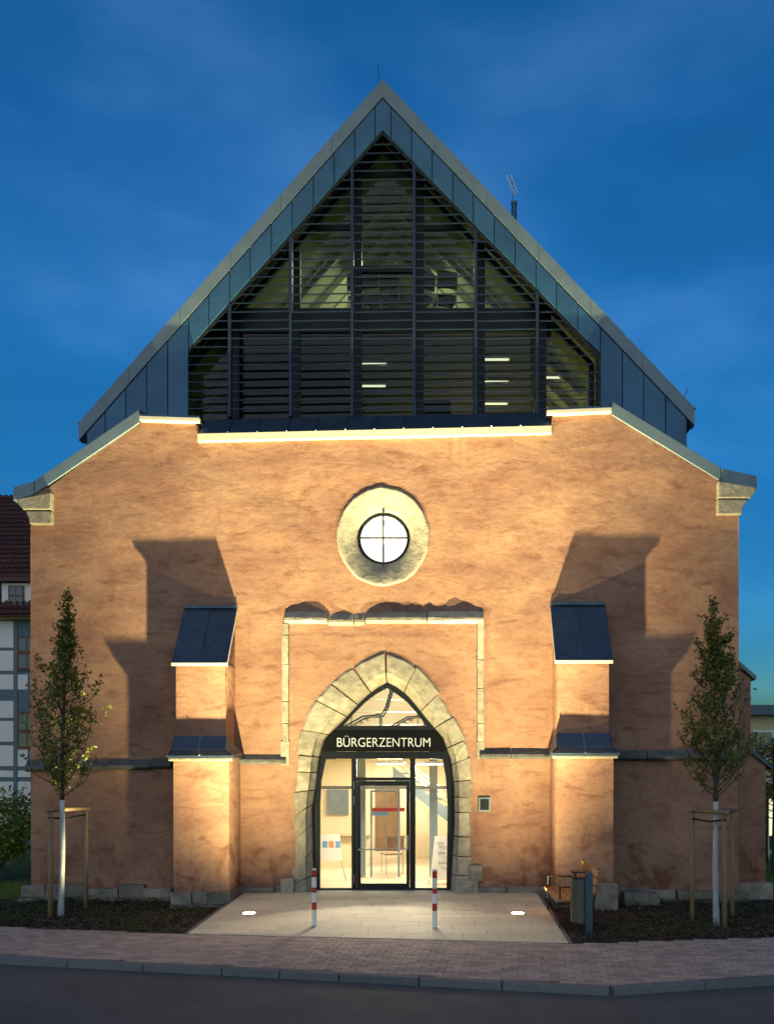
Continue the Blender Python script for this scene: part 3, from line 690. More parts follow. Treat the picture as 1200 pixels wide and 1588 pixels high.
# verge trim, in lengths
for p, q_, n in ((AP, LE, 6), (AP, RE, 6)):
    for i in range(n):
        u0, u1 = p[0] + (q_[0]-p[0])*i/n, p[0] + (q_[0]-p[0])*(i+1)/n
        if i: u0 += .5 if u1 > u0 else -.5
        pl = [(u0, outer(u0)), (u1, outer(u1)), (u1, outer(u1)+27.5), (u0, outer(u0)+27.5)]
        f = lambda u, v, Y: (U(u, YG), Y, V(v, YG))
        MB().add([f(pl[0][0], pl[0][1], .30), f(pl[1][0], pl[1][1], .30), f(pl[2][0], pl[2][1], .296), f(pl[3][0], pl[3][1], .296)] + [f(u, v, .5) for u, v in pl],
                 [(0,1,2,3),(4,7,6,5),(0,4,5,1),(1,5,6,2),(2,6,7,3),(3,7,4,0)]).build('verge_trim', M['zinc_l'], clad)
# roof slabs running back
roof = MB()
for p, q_ in ((AP, LE), (AP, RE)):
    a = (gU(p[0]), gV(p[1])); b = (gU(q_[0]), gV(q_[1]))
    roof.add([(a[0], .5, a[1]), (b[0], .5, b[1]), (b[0], 13.8, b[1]), (a[0], 13.8, a[1]), (a[0], .5, a[1]-.30), (b[0], .5, b[1]-.30), (b[0], 13.8, b[1]-.30), (a[0], 13.8, a[1]-.30)], [(0,1,2,3),(4,7,6,5),(0,4,5,1),(1,5,6,2),(2,6,7,3),(3,7,4,0)])
roofo = roof.build('roof', M['zinc_l'], hall)
for p, s in ((LE, -1), (RE, 1)):
    x, z = gU(p[0]), gV(p[1])
    MB().add([(x, .34, z+.02), (x+s*.05, .34, z+.02), (x-s*.10, .34, z-.22), (x, 13, z+.02), (x+s*.05, 13, z+.02), (x-s*.10, 13, z-.22)], [(0,1,2),(5,4,3),(0,3,4,1),(1,4,5,2),(2,5,3,0)]).build('gutter', M['dark'], roofo)
    MB().box(min(x-s*.14, x-s*.5), max(x-s*.14, x-s*.5), .36, 13.6, 7.5, z-.05).build('eaves_wall', M['zinc'], roofo)
# vent pipe, aerial and lightning rod
vx, vz, vy = U(797, 2.5), V(330, 2.5), 2.5
MB().tube([(vx, vy, vz-.6), (vx, vy, vz+.20)], [.075, .06], 12).build('vent_pipe', M['zinc'], roofo)
MB().tube([(vx, vy, vz+.202), (vx, vy, vz+.25)], .07, 12).build('vent_cap', M['zinc_l'], roofo)
MB().tube([(vx-.02, vy, vz+.25), (vx-.04, vy, vz+.75)], .008, 6).add(*[[], []]).build('aerial_mast', M['zinc_d'], roofo)
for dx in (0, .10):
    MB().tube([(U(785, vy)+dx*.9, vy, V(271, vy)+dx*.1), (U(798, vy)+dx*.6, vy, V(303, vy)+dx*.6)], .014, 6).build('aerial_bar', M['white'], roofo)
MB().tube([(U(793.5, vy), vy, V(289, vy)), (U(799, vy), vy, V(286, vy))], .012, 6).build('aerial_bar', M['white'], roofo)
MB().tube([(U(588, .5), .5, V(126, .5)), (U(586, .5), .5, V(98, .5))], .008, 6).build('lightning_rod', M['zinc_d'], roofo)
MB().tube([(U(1060, .6), .6, V(620, .6)), (U(1066, .6), .6, V(602, .6))], .008, 6).build('roof_hook', M['zinc_d'], roofo)

# louvre screen
YLs = YG + .02
lU = lambda u: U(u, YLs); lV = lambda v: V(v, YLs)
fr = MB()
def bar(m, p, q_, w, y0, y1):
    a, b = Vector((p[0], p[1])), Vector((q_[0], q_[1])); t = (b-a).normalized(); n = Vector((-t.y, t.x))*w/2
    m.prism([(a-n)[:], (b-n)[:], (b+n)[:], (a+n)[:]], y0, y1)
pt_ = lambda u, v: (lU(u), lV(v))
for a, b in (((263, 640), (263, 577)), ((263, 577), (593, 204)), ((593, 204), (929, 550)), ((929, 550), (929, 640))): bar(fr, pt_(*a), pt_(*b), .06, YLs, YLs+.20)
screen = fr.build('louvre_screen', M['dark'], hall)
posts = [356, 450.5, 546, 642, 737.5, 833]
bounds = [263] + posts + [929]
for u in posts:
    z0, z1 = lV(646), lV(inner(u)+4)
    MB().box(lU(u)-.03, lU(u)+.03, YLs-.02, YLs+.12, z0, z1).build('louvre_post', M['slat'], screen, bevel=.004)
nrow = 0
v = 634.0
while v > 212:
    for a, b in zip(bounds, bounds[1:]):
        # clip the slat to the gable opening at this height
        lo = a if v > 577 else max(a, IA[0] + (IL[0]-IA[0])*(v-2-IA[1])/(IL[1]-IA[1]))
        hi = b if v > 550 else min(b, IA[0] + (IR[0]-IA[0])*(v-2-IA[1])/(IR[1]-IA[1]))
        if hi - lo < 4: continue
        x0, x1 = lU(lo) + .03, lU(hi) - .03
        if x1 - x0 < .03: continue
        z = lV(v); tz = (x1-x0)*.02
        prof_ = [(.0, -.012), (.05, .004), (.052, .014), (.0, .006)]
        MB().add([(x0, YLs + y, z + dz) for y, dz in prof_] + [(x1, YLs + y, z + dz + tz) for y, dz in prof_], [(0,1,2,3),(7,6,5,4)] + [(i, i+4, (i+1) % 4+4, (i+1) % 4) for i in range(4)]).build('louvre_slat', M['slat'], screen)
    v -= 13.7
# inner glazing
YW = .80
wU = lambda u: U(u, YW); wV = lambda v: V(v, YW)
def winner(u): return inner(u) + 20
gl = MB()
for a, b in (((275, 660), (275, 590)), ((275, 590), (593, 228)), ((593, 228), (917, 566)), ((917, 566), (917, 660))): bar(gl, (wU(a[0]), wV(a[1])), (wU(b[0]), wV(b[1])), .10, YW-.03, YW+.06)
glz = gl.build('gable_glazing', M['slat'], hall)
for u in [358, 452.5, 548, 644, 739, 834]:
    MB().box(wU(u)-.06, wU(u)+.17, YW-.02, YW+.10, wV(650), wV(winner(u)+ (8 if u < 593 else 4))).build('mullion', M['dark'], glz)
for a, b, v0, v1 in ((300, 890, 478, 515), (548, 650, 412, 422), (455, 553, 346, 356), (645, 740, 346, 356), (553, 645, 262, 272)):
    a = max(a, 593 - (v0-222)*.86); b = min(b, 593 + (v0-222)*.93)
    MB().box(wU(a), wU(b), YW-.015, YW+.09, wV(v1), wV(v0)).build('transom', M['dark'], glz)
wb = [275] + [358, 452.5, 548, 644, 739, 834] + [917]
for a, b in zip(wb, wb[1:]):
    uu = [a, b] if not a < 593 < b else [a, 593, b]
    tp = [(u, max(228, 590 if u <= 275 else 566 if u >= 917 else (online((593, 228), (275, 590), u) if u < 593 else online((593, 228), (917, 566), u)))) for u in uu]
    MB().prism([(wU(u), wV(v_)) for u, v_ in tp] + [(wU(u), wV(655)) for u in reversed(uu)], YW+.02, YW+.026).build('glass_pane', M['glass2'], glz)

# attic rooms behind the glazing
YB = 6.0
aU, aV = (lambda u: U(u, YW)), (lambda v: V(v, YW))
inn = MB()
xl, xr, xa_ = aU(262), aU(932), aU(593); zk1, zk2, za_ = aV(575), aV(548), aV(205)
zf = V(648, .8)
sec = [(xl, zf), (xl, zk1), (xa_, za_), (xr, zk2), (xr, zf)]
inn.add([(x, YW+.1, z) for x, z in sec] + [(x, YB, z) for x, z in sec], [(i, i+5, i+6, i+1) for i in range(4)] + [(0, 4, 9, 5), (5, 6, 7, 8, 9)])
attic = inn.build('attic_room', M['attic'], hall)
zs0, zs1 = aV(514), aV(480)
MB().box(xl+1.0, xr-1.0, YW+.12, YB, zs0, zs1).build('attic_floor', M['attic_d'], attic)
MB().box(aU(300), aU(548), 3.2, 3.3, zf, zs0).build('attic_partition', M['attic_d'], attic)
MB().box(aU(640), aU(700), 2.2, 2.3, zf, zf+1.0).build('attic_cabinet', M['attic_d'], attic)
# inclined rafters seen through the glass
for t in (.25, .5, .75):
    for (p, q_) in (((xl, zk1), (xa_, za_)), ((xr, zk2), (xa_, za_))):
        s = 1 if q_[0] > p[0] else -1
        m = MB()
        for yy in (1.6 + 3.4*t,): m.add([(p[0]+s*.05, yy, p[1]), (q_[0], yy, q_[1]-.08), (q_[0], yy, q_[1]-.26), (p[0]+s*.2, yy, p[1]-.05), (p[0]+s*.05, yy+.1, p[1]), (q_[0], yy+.1, q_[1]-.08), (q_[0], yy+.1, q_[1]-.26), (p[0]+s*.2, yy+.1, p[1]-.05)], [(0,1,2,3),(7,6,5,4),(0,4,5,1),(1,5,6,2),(2,6,7,3),(3,7,4,0)])
        m.build('rafter', M['attic'], attic)
# attic lamps
def strip_lamp(x, y, z, L, label):
    t = empty('strip_light', (x, y, z)); tag(t, label, 'lamp', 'strip lights under the attic ceiling')
    MB().box(-L/2, L/2, -.05, .05, 0, .05).build('housing', M['white'], t); MB().box(-L/2+.02, L/2-.02, -.04, .04, -.012, -.001).build('tube', M['lamp_strip'], t)
    return t
for u, yy, lab in ((575, 2.0, 'above the low cabinet by the glass'), (575, 3.0, 'above the low cabinet, deeper inside'), (765, 1.8, 'row of three, by the glass'), (765, 2.8, 'row of three, the middle one'), (765, 3.9, 'row of three, deepest in the room'), (870, 2.6, 'single one under the roof slope')):
    strip_lamp(U(u, yy), yy, zs0-.055, .7, 'lit strip light in the lower attic, ' + lab)
area('attic_light', (aU(770), 4.4, zs0-.08), (aU(770), 5.2, zf), 170, 1.6, 1.2, (1, .88, .5), attic)
area('attic_light', (aU(600), 3.4, za_-1.2), (aU(600), 4.0, zs1), 130, 1.0, 1.2, (.95, .95, .6), attic)

def chair(loc, rz, label, group, s=1.0, mt='attic_d'):
    t = empty('chair', loc, rz); tag(t, label, 'chair', group)
    for x in (-.2, .2):
        MB().tube([(x, -.2, 0), (x, -.2, .44)], .013, 6).build('leg', M['steel'], t); MB().tube([(x, .2, 0), (x, .2, .44), (x, .26, .86)], .013, 6).build('leg', M['steel'], t)
    MB().box(-.22, .22, -.23, .2, .43, .47).build('seat', M[mt], t, bevel=.015)
    m = MB(); n = 8
    m.add([(-.21+.42*i/n, .20+.035*math.sin(math.pi*i/n)+dy+(.05 if z > .6 else .02), z) for z in (.55, .88) for dy in (0, .025) for i in range(n+1)],
          [(i, i+1, i+1+2*(n+1), i+2*(n+1)) for i in range(n)] + [(i+n+1, i+3*(n+1), i+1+3*(n+1), i+1+n+1) for i in range(n)] + [(2*(n+1)+i, 2*(n+1)+i+1, 3*(n+1)+i+1, 3*(n+1)+i) for i in range(n)])
    m.build('backrest', M[mt], t)
    t.scale = (s, s, s); return t
for i, u in enumerate((560, 582, 612, 652, 690)):
    chair((U(u, 1.25), 1.25, zs1), R(random.uniform(150, 215)), 'dark chair standing behind the upper gable glazing', 'chairs on the upper attic floor', 1.0)

# ------------------------------------------------------------------ portal glazing
YD = .30
dU = lambda u: U(u, YD); dV = lambda v: V(v, YD)
def poly(pts_): return [(dU(a), dV(b)) for a, b in pts_]
pf = MB()
outline = [(478,1387),(476,1310),(475,1256),(481,1220),(486,1178),(497,1140),(530,1108),(564,1072),(599,1050),(634,1072),(665,1108),(691,1140),(705,1178),(710,1220),(711,1280),(707,1340),(704,1387)]
lun = [(532,1126),(548,1107),(565,1090),(583,1076),(600,1067),(616,1077),(631,1089),(647,1107),(661,1126)]
# arch band as quads between outline and lunette
archo = [(520,1126),(530,1108),(548,1088),(564,1072),(599,1050),(634,1072),(650,1089),(665,1108),(676,1126)]
for (a, b), (c, d), (e, f), (g, h) in zip(archo, archo[1:], lun, lun[1:]): pf.prism(poly([(a, b), (c, d), (g, h), (e, f)]), YD, YD+.08)
pf.prism(poly([(486,1178),(497,1140),(511,1126),(520,1126),(520,1178)]), YD, YD+.08); pf.prism(poly([(682,1126),(691,1140),(706,1178),(676,1178),(676,1126)]), YD, YD+.08)
pf.prism(poly([(478,1387),(476,1310),(475,1256),(481,1220),(486,1178),(505,1178),(498,1210),(496,1250),(496,1387)]), YD, YD+.08)
pf.prism(poly([(686,1178),(706,1178),(711,1220),(712,1280),(707,1340),(704,1387),(692,1387),(694,1250),(691,1205)]), YD, YD+.08)
frame = pf.build('entrance_frame', M['dark'], hall)
def fpart(name, a, b, c, d, y0=-.005, y1=.085, mt='dark'): return MB().box(dU(a), dU(b), YD+y0, YD+y1, dV(d), dV(c)).build(name, M[mt], frame, bevel=.004)
fpart('transom', 520, 676, 1126, 1134); fpart('transom', 505, 688, 1166, 1177); fpart('mullion', 545, 553, 1177, 1378); fpart('mullion', 635.5, 644, 1177, 1378)
fpart('transom', 553, 635.5, 1206, 1211); fpart('threshold', 496, 694, 1378, 1386)
sign = fpart('sign_band', 499, 690, 1134.3, 1165.7, -.02, .05, 'black')
fc = bpy.data.curves.new('lettering', 'FONT'); fc.body = 'BÜRGERZENTRUM'; fc.size = 1; fc.extrude = .01; fc.offset = -.012; fc.align_x = 'CENTER'
fo = bpy.data.objects.new('lettering_tmp', fc); col.objects.link(fo); bpy.context.view_layer.update()
me = bpy.data.meshes.new_from_object(fo.evaluated_get(bpy.context.evaluated_depsgraph_get())); bpy.data.objects.remove(fo)
lo_ = min(v_.co.x for v_ in me.vertices); hi_ = max(v_.co.x for v_ in me.vertices); capz = .69
sx_ = (dU(667)-dU(523))/(hi_-lo_); sz_ = (dV(1144.5)-dV(1158.5))/capz
for v_ in me.vertices:
    x, y, z = v_.co; v_.co = (dU(523) + (x-lo_)*sx_, YD-.024 - z*.5, dV(1158.5) + y*sz_)
me.materials.clear(); me.materials.append(M['letter']); link(bpy.data.objects.new('lettering', me), sign)
# door leaf
leaf = MB()
for a, b, c, d in ((553.5, 559, 1211.5, 1378), (630, 635, 1211.5, 1378)): leaf.box(dU(a), dU(b), YD+.01, YD+.07, dV(d), dV(c))
leaf.box(dU(559), dU(630), YD+.01, YD+.07, dV(1219), dV(1211.5)); leaf.box(dU(559), dU(630), YD+.01, YD+.07, dV(1378), dV(1371))
door = leaf.build('door', M['dark'], hall)
MB().box(dU(559), dU(630), YD+.035, YD+.043, dV(1371), dV(1219)).build('door_pane', M['glass'], door)
MB().tube([(dU(556), YD-.05, dV(1318)), (dU(633), YD-.05, dV(1316))], .013, 8).build('push_bar', M['steel'], door)
for u in (557, 632): MB().tube([(dU(u), YD-.05, dV(1317)), (dU(u), YD+.02, dV(1317))], .012, 6).build('bar_bracket', M['steel'], door)
MB().box(dU(632)-.012, dU(632)+.012, YD-.005, YD+.01, dV(1316)-.02, dV(1296)).build('lock_plate', M['steel'], door)
MB().tube([(dU(632), YD-.04, dV(1299)), (dU(624), YD-.045, dV(1299))], .009, 6).build('handle', M['steel'], door)
for v_ in (1225, 1248, 1370): MB().tube([(dU(549), YD-.02, dV(v_)), (dU(549), YD-.02, dV(v_-13))], .008, 6).build('hinge', M['steel'], door)
for nm, pp in (('lunette_pane', lun), ('side_pane', [(505,1177),(545,1177),(545,1378),(496,1378),(496,1250),(498,1210)]), ('transom_pane', [(553,1177),(635.5,1177),(635.5,1206),(553,1206)]), ('side_pane', [(644,1177),(686,1177),(691,1205),(694,1250),(694,1378),(644,1378)])):
    MB().prism(poly(pp), YD+.04, YD+.048).build(nm, M['glass'], frame)

# foyer behind the door
fo_ = MB(); X0, X1, Y0, Y1, ZC = -3.4, 3.6, .40, 7.0, 2.85
fo_.add([(X0, Y0, 0), (X1, Y0, 0), (X1, Y1, 0), (X0, Y1, 0), (X0, Y0, ZC), (X1, Y0, ZC), (X1, Y1, ZC), (X0, Y1, ZC)], [(4, 5, 6, 7), (2, 3, 7, 6), (1, 2, 6, 5), (3, 0, 4, 7)])
foyer = fo_.build('foyer_wall', M['cream'], hall)
MB().box(X0, X1, Y0-.02, Y1, -.06, .004).build('foyer_floor', M['floor'], foyer)
up = MB(); up.add([(X0, Y0, 3.2), (X1, Y0, 3.2), (X1, 5, 3.2), (X0, 5, 3.2), (X0, Y0, 6.0), (X1, Y0, 6.0), (X1, 5, 6.0), (X0, 5, 6.0)], [(0, 1, 2, 3), (4, 5, 6, 7), (2, 3, 7, 6), (1, 2, 6, 5), (3, 0, 4, 7)])
upper = up.build('gallery_wall', M['cream'], hall)
MB().box(X0, X1, .42, .9, 2.86, 3.19).build('gallery_edge', M['cream'], upper)
# inner screen of grey posts
for u in (560, 672):
    MB().box(U(u, 2.4)-.09, U(u, 2.4)+.09, 2.4, 2.5, .005, ZC-.01).build('screen_post', M['zinc_l'], foyer)
MB().box(X0+.02, X1-.02, 2.41, 2.49, V(1222, 2.4)-.03, V(1222, 2.4)+.04).build('screen_rail', M['zinc_l'], foyer)
MB().box(U(578, 5), U(618, 5), 5.6, 5.7, .3, 2.1).build('wood_panel', M['wood'], foyer)
# stair going up to the right-hand wall
stair = MB()
for i in range(11):
    stair.box(.0 + i*.27, .30 + i*.27, 4.2, 5.3, .0 + 2.35 - i*.21 - .04, 2.35 - i*.21)
st_o = stair.build('stair_treads', M['steel'], foyer)
MB().add([(-.1, 4.15, 2.5), (3.0, 4.15, .1), (3.0, 4.15, -.0), (2.7, 4.15, 0), (-.1, 4.15, 2.2), (-.1, 4.18, 2.5), (3.0, 4.18, .1), (3.0, 4.18, 0), (2.7, 4.18, 0), (-.1, 4.18, 2.2)], [(0,1,2,3,4),(9,8,7,6,5)] + [(i, i+5, (i+1) % 5+5, (i+1) % 5) for i in range(5)]).build('stair_stringer', M['zinc_l'], foyer)
for k in range(3): MB().tube([(-.1, 4.16, 2.85+.12*k-.2), (3.0, 4.16, .45+.12*k-.2)], .014, 6).build('stair_rail', M['steel'], foyer)
for a, b, c, d in ((574, 577, 1226, 1372), (617, 620, 1226, 1372), (577, 617, 1226, 1229), (577, 617, 1366, 1372)):
    MB().box(U(a, 2.42), U(b, 2.42), 2.42, 2.47, V(d, 2.42), V(c, 2.42)).build('inner_door_frame', M['zinc_l'], foyer)
MB().box(U(577, 2.44), U(617, 2.44), 2.44, 2.446, V(1366, 2.44), V(1229, 2.44)).build('inner_door_pane', M['glass'], foyer)
for k in range(4):
    MB().box(2.0, 3.3, 6.4, 6.95, .35+.5*k, .38+.5*k).build('shelf', M['wood'], foyer)
MB().box(U(506, 6.9), U(540, 6.9), 6.93, 6.98, 1.2, 1.9).build('wall_picture', M['zinc_l'], foyer)
# foyer lamps
def panel_lamp(x, y, z, sx, sy, label, e, hung=False):
    t = empty('ceiling_light', (x, y, z)); tag(t, label, 'lamp', 'foyer ceiling lights')
    MB().box(-sx/2-.02, sx/2+.02, -sy/2-.02, sy/2+.02, -.05, 0).build('housing', M['white'], t)
    if hung:
        for a in (-.2, .2): MB().tube([(a, 0, 0), (a, 0, .29)], .006, 6).build('rod', M['steel'], t)
    MB().box(-sx/2, sx/2, -sy/2, sy/2, -.062, -.051).build('diffuser', M['lamp_ceiling'], t)
    area('lamp', (0, 0, -.08), (0, -.75 if y < 2 else 0, -1.0), e, sx, sy, (1, .89, .66), t)
for x, y, e in ((.05, 1.15, 300), (.85, 1.5, 80), (-1.6, 3.6, 130), (1.2, 3.6, 130), (-.2, 5.6, 100)):
    panel_lamp(x, y, 2.56 if y < 2 else ZC-.002, .55, .28, 'lit rectangular light hung on rods just inside the glass entrance' if y < 2 else 'lit rectangular light flush with the ceiling at the back of the foyer', e, y < 2)
panel_lamp(0, 2.5, 5.99, .8, .8, 'lit square ceiling light above the gallery chairs', 130)
# gallery loungers behind the lunette
def lounger(x, y, label):
    t = empty('lounge_chair', (x, y, 3.2)); tag(t, label, 'chair', 'lounge chairs behind the pointed window')
    for s in (-.25, .25): MB().tube([(-.55, s, .05), (-.1, s, .30), (.28, s, .33), (.38, s, .50), (.50, s, .92)], .018, 6).build('side_rail', M['dark'], t)
    for k in range(6):
        a = -.48 + k*.13; MB().box(a, a+.09, -.25, .25, .07+.055*k+.0, .085+.055*k).build('slat', M['bench'], t)
    for k in range(5):
        f = k/5; MB().box(.34+.13*f, .36+.13*f, -.25, .25, .40+.45*f, .48+.45*f).build('back_slat', M['dark'], t)
    for xx in (-.5, .25): MB().tube([(xx, -.25, 0), (xx, -.25, .30 if xx > 0 else .09)], .014, 6).build('leg', M['dark'], t); MB().tube([(xx, .25, 0), (xx, .25, .30 if xx > 0 else .09)], .014, 6).build('leg', M['dark'], t)
lounger(U(572, 1.4), 1.4, 'slatted lounge chair behind the pointed window above the sign')
lounger(U(640, 1.6), 1.6, 'slatted lounge chair behind the pointed window above the sign')
for x in (U(545, 4), U(648, 4)): MB().box(x-.02, x+.02, 4, 4.04, 3.2, 5.5).build('gallery_post', M['steel'], upper)
for k in range(3): MB().tube([(X0+.1, 3.9, 3.5+.3*k), (X1-.1, 3.9, 3.5+.3*k)], .012, 6).build('gallery_rail', M['steel'], upper)

# things in the foyer
t = empty('flyer_stand', (U(514, 1.6), 1.6, .005)); tag(t, 'white poster stand with flyers behind the left side pane', 'stand')
MB().add([(-.28, 0, .45), (.22, 0, .45), (.16, .10, 1.0), (-.28, .10, 1.0), (-.28, .02, .45), (.22, .02, .45), (.16, .12, 1.0), (-.28, .12, 1.0)], [(0,1,2,3),(7,6,5,4),(0,4,5,1),(1,5,6,2),(2,6,7,3),(3,7,4,0)]).build('board', M['paper'], t)
for x in (-.25, .2): MB().tube([(x, .02, .46), (x + (.1 if x > 0 else -.05), .1, 0)], .01, 6).build('leg', M['steel'], t)
for i in range(3): MB().add([(-.2+.14*i, .045, .72), (-.1+.14*i, .045, .72), (-.1+.14*i, .072, .86), (-.2+.14*i, .072, .86)], [(0, 1, 2, 3)]).build('flyer', M['orange' if i == 1 else 'blueish'], t)
t = empty('sandwich_board', (U(680, 1.2), 1.2, .005)); tag(t, 'white sandwich board standing behind the right side pane', 'board')
for s in (1, -1):
    MB().add([(-.18, -.2*s, .1), (.28, -.2*s, .1), (.24, -.02*s, 1.0), (-.08, -.02*s, 1.0), (-.18, -.17*s, .1), (.28, -.17*s, .1), (.24, .01*s, 1.0), (-.08, .01*s, 1.0)], [(0,1,2,3),(7,6,5,4),(0,4,5,1),(1,5,6,2),(2,6,7,3),(3,7,4,0)]).build('board', M['paper'], t)
for i in range(3): MB().tube([(-.04+.02*i+.3*k/8*.6, -.025-.2*(.85-.2*i)*0-.18*(1-(.85-.2*i-.1)/.9)-.01, .85-.2*i + .03*math.sin(k*2.2+i)) for k in range(8)], .006, 4).build('scrawl', M['dark'], t)
for x in (-.2, .3): MB().tube([(x, -.19, .1), (x, -.22, 0)], .012, 6).build('leg', M['steel'], t)
chair((U(608, 3.2), 3.2, .005), R(200), 'slatted chair standing in the bright foyer behind the door', 'foyer chair', 1.0, 'wood')
t = empty('reception_desk', (U(540, 4.6), 4.6, .005)); tag(t, 'pale reception desk at the back of the foyer', 'desk')
MB().box(-.8, .5, -.3, .3, 0, .75).build('front', M['cream'], t); MB().box(-.86, .56, -.36, .34, .752, .79).build('top', M['wood'], t)
t = empty('wall_box', (U(751), -.03, V(1248))); tag(t, 'small square grey framed box on the wall beside the entrance', 'sign')
MB().box(-.115, .115, -.02, .05, -.135, .135).build('frame', M['zinc_l'], t, bevel=.005); MB().box(-.085, .085, -.026, -.021, -.105, .105).build('dark_face', M['dark'], t)

t = empty('banner', (U(598, 3.6), 3.6, 1.42)); tag(t, 'small red and blue banner hanging behind the glass door', 'banner')
MB().box(-.35, .45, 0, .02, 0, .09).build('red_stripe', M['red'], t); MB().box(-.35, .05, 0, .02, -.10, -.002).build('blue_stripe', M['blueish'], t)
for a in (-.33, .42): MB().tube([(a, .01, .09), (a, .01, ZC-1.42)], .004, 5).build('cord', M['steel'], t)
# in-ground lamps: wall-washer optics that throw most of the light steeply up the wall
def wallwasher(loc, energy, colr, parent, spread):
    d = bpy.data.lights.new('lamp', 'POINT'); d.energy = energy * EX; d.color = colr; d.shadow_soft_size = .05
    d.use_nodes = True; n, l = d.node_tree.nodes, d.node_tree.links; em = n['Emission']
    tc = n.new('ShaderNodeTexCoord'); sp_ = n.new('ShaderNodeSeparateXYZ'); l.new(tc.outputs['Normal'], sp_.inputs[0])
    def mth(op, a, b=None):
        q = n.new('ShaderNodeMath'); q.operation = op
        for i, w_ in enumerate((a, b)):
            if w_ is None: continue
            if isinstance(w_, (int, float)): q.inputs[i].default_value = w_
            else: l.new(w_, q.inputs[i])
        return q.outputs[0]
    a = mth('DIVIDE', sp_.outputs[1], sp_.outputs[2])                       # tangent of the angle off the vertical, towards the wall
    beam = mth('MINIMUM', mth('DIVIDE', .105, mth('MAXIMUM', mth('MULTIPLY', a, a), .001)), 2.2)
    sm = n.new('ShaderNodeMapRange'); sm.interpolation_type = 'SMOOTHSTEP'; sm.inputs[1].default_value = .12; sm.inputs[2].default_value = .26; l.new(a, sm.inputs[0])
    up_ = n.new('ShaderNodeMapRange'); up_.interpolation_type = 'SMOOTHSTEP'; up_.inputs[1].default_value = .02; up_.inputs[2].default_value = .2; l.new(sp_.outputs[2], up_.inputs[0])
    side = mth('EXPONENT', mth('MULTIPLY', mth('MULTIPLY', sp_.outputs[0], sp_.outputs[0]), -spread))
    l.new(mth('MULTIPLY', mth('MULTIPLY', mth('MULTIPLY', beam, sm.outputs[0]), side), up_.outputs[0]), em.inputs['Strength'])
    o = bpy.data.objects.new('lamp', d); o.location = loc; return link(o, parent)
for u, v_ in ((386, 1417), (803, 1417)):
    x, y = G(u, v_); z = gz(y); side = 'left buttress' if u < 600 else 'bench and litter bin'
    t = empty('ground_lamp', (x, y, z)); tag(t, f'round lit floodlight in the paving by the {side}', 'lamp', 'ground floodlights in the terrace')
    m = MB(); n = 28
    m.tube([(0, 0, -.06), (0, 0, .004)], .135, n).build('rim', M['steel'], t)
    MB().tube([(0, 0, .002), (0, 0, .009)], .105, n).build('lens', M['lamp_ground'], t)
    wallwasher((0, 0, .04), 12300, (1, .90, .43), t, 2.5 if u < 600 else 4.2)

# ------------------------------------------------------------------ street furniture
def bollard(u, v_, label):
    x, y = G(u, v_); z = gz(y)
    t = empty('bollard', (x, y, z)); tag(t, label, 'bollard', 'striped bollards on the terrace')
    r = .038; zz = [0, .26, .375, .53, .61, .77, .88]
    for i, (a, b) in enumerate(zip(zz, zz[1:])):
        MB().tube([(0, 0, a + (.0005 if i else -.05)), (0, 0, b)], r, 18).build('red_band' if i % 2 else 'white_band', M['red' if i % 2 else 'white'], t)
    MB().tube([(0, 0, .8805), (0, 0, .895), (0, 0, .905)], [r, r*.9, r*.4], 18).build('cap', M['white'], t)
    MB().tube([(0, 0, -.01), (0, 0, .006)], .06, 18).build('base_plate', M['steel'], t)
bollard(487, 1437, 'red and white striped bollard in line with the left door post')
bollard(674, 1439, 'red and white striped bollard in front of the right side pane')

bx, byn = G(868, 1440); byf = G(844, 1412)[1]; bz = BED + .03
t = empty('bench', (bx, byn, bz)); tag(t, 'wooden bench with dark steel frame beside the terrace edge', 'bench')
Lb = byf - byn
for y in (0, Lb):
    m = MB(); m.tube([(0, y, -.05), (0, y, .66), (.42, y, .66)], .016, 6).build('armrest_leg', M['dark'], t)
    MB().tube([(.52, y, -.05), (.52, y, .42), (.60, y, .95)], .016, 6).build('leg', M['dark'], t)
    MB().tube([(0, y, .42), (.52, y, .42)], .014, 6).build('seat_rail', M['dark'], t)
for i in range(4): MB().box(-.06+i*.13, .055+i*.13, -.10, Lb+.10, .437, .475).build('seat_slat', M['bench'], t, bevel=.006)
for i in range(3):
    z = .56 + i*.13; x = .53 + (z-.42)*.15
    MB().add([(x-.03, -.1, z), (x-.01, -.1, z+.11), (x-.01, Lb+.1, z+.11), (x-.03, Lb+.1, z), (x, -.1, z), (x+.02, -.1, z+.11), (x+.02, Lb+.1, z+.11), (x, Lb+.1, z)], [(0,1,2,3),(7,6,5,4),(0,4,5,1),(1,5,6,2),(2,6,7,3),(3,7,4,0)]).build('back_slat', M['bench'], t)

x, y = G(913, 1448); z = BED + .02
t = empty('litter_bin', (x, y, z)); tag(t, 'grey cylindrical litter bin on a dark post next to the bench', 'litter bin')
MB().box(-.055, .055, -.03, .03, -.05, .94).build('post', M['zinc_d'], t, bevel=.006)
bd = MB(); n = 32; vv = []
for k in range(n):
    a = 2*math.pi*k/n
    for r, zz in ((.15, .17), (.15, .83), (.138, .83), (.138, .20)): vv.append((-.10 + r*math.cos(a), .16 + r*math.sin(a), zz))
bd.add(vv, [(k*4+i, k*4+i+1, ((k+1) % n)*4+i+1, ((k+1) % n)*4+i) for k in range(n) for i in range(3)] + [tuple(k*4 for k in range(n))]).build('body', M['binm'], t)
MB().tube([(-.10, .16, .925), (-.10, .16, .945)], .16, 28).build('lid', M['dark'], t)
for a in (.5, 2.2, 4.0): MB().tube([(-.10+.13*math.cos(a), .16+.13*math.sin(a), .8), (-.10+.13*math.cos(a), .16+.13*math.sin(a), .93)], .01, 6).build('lid_support', M['dark'], t)
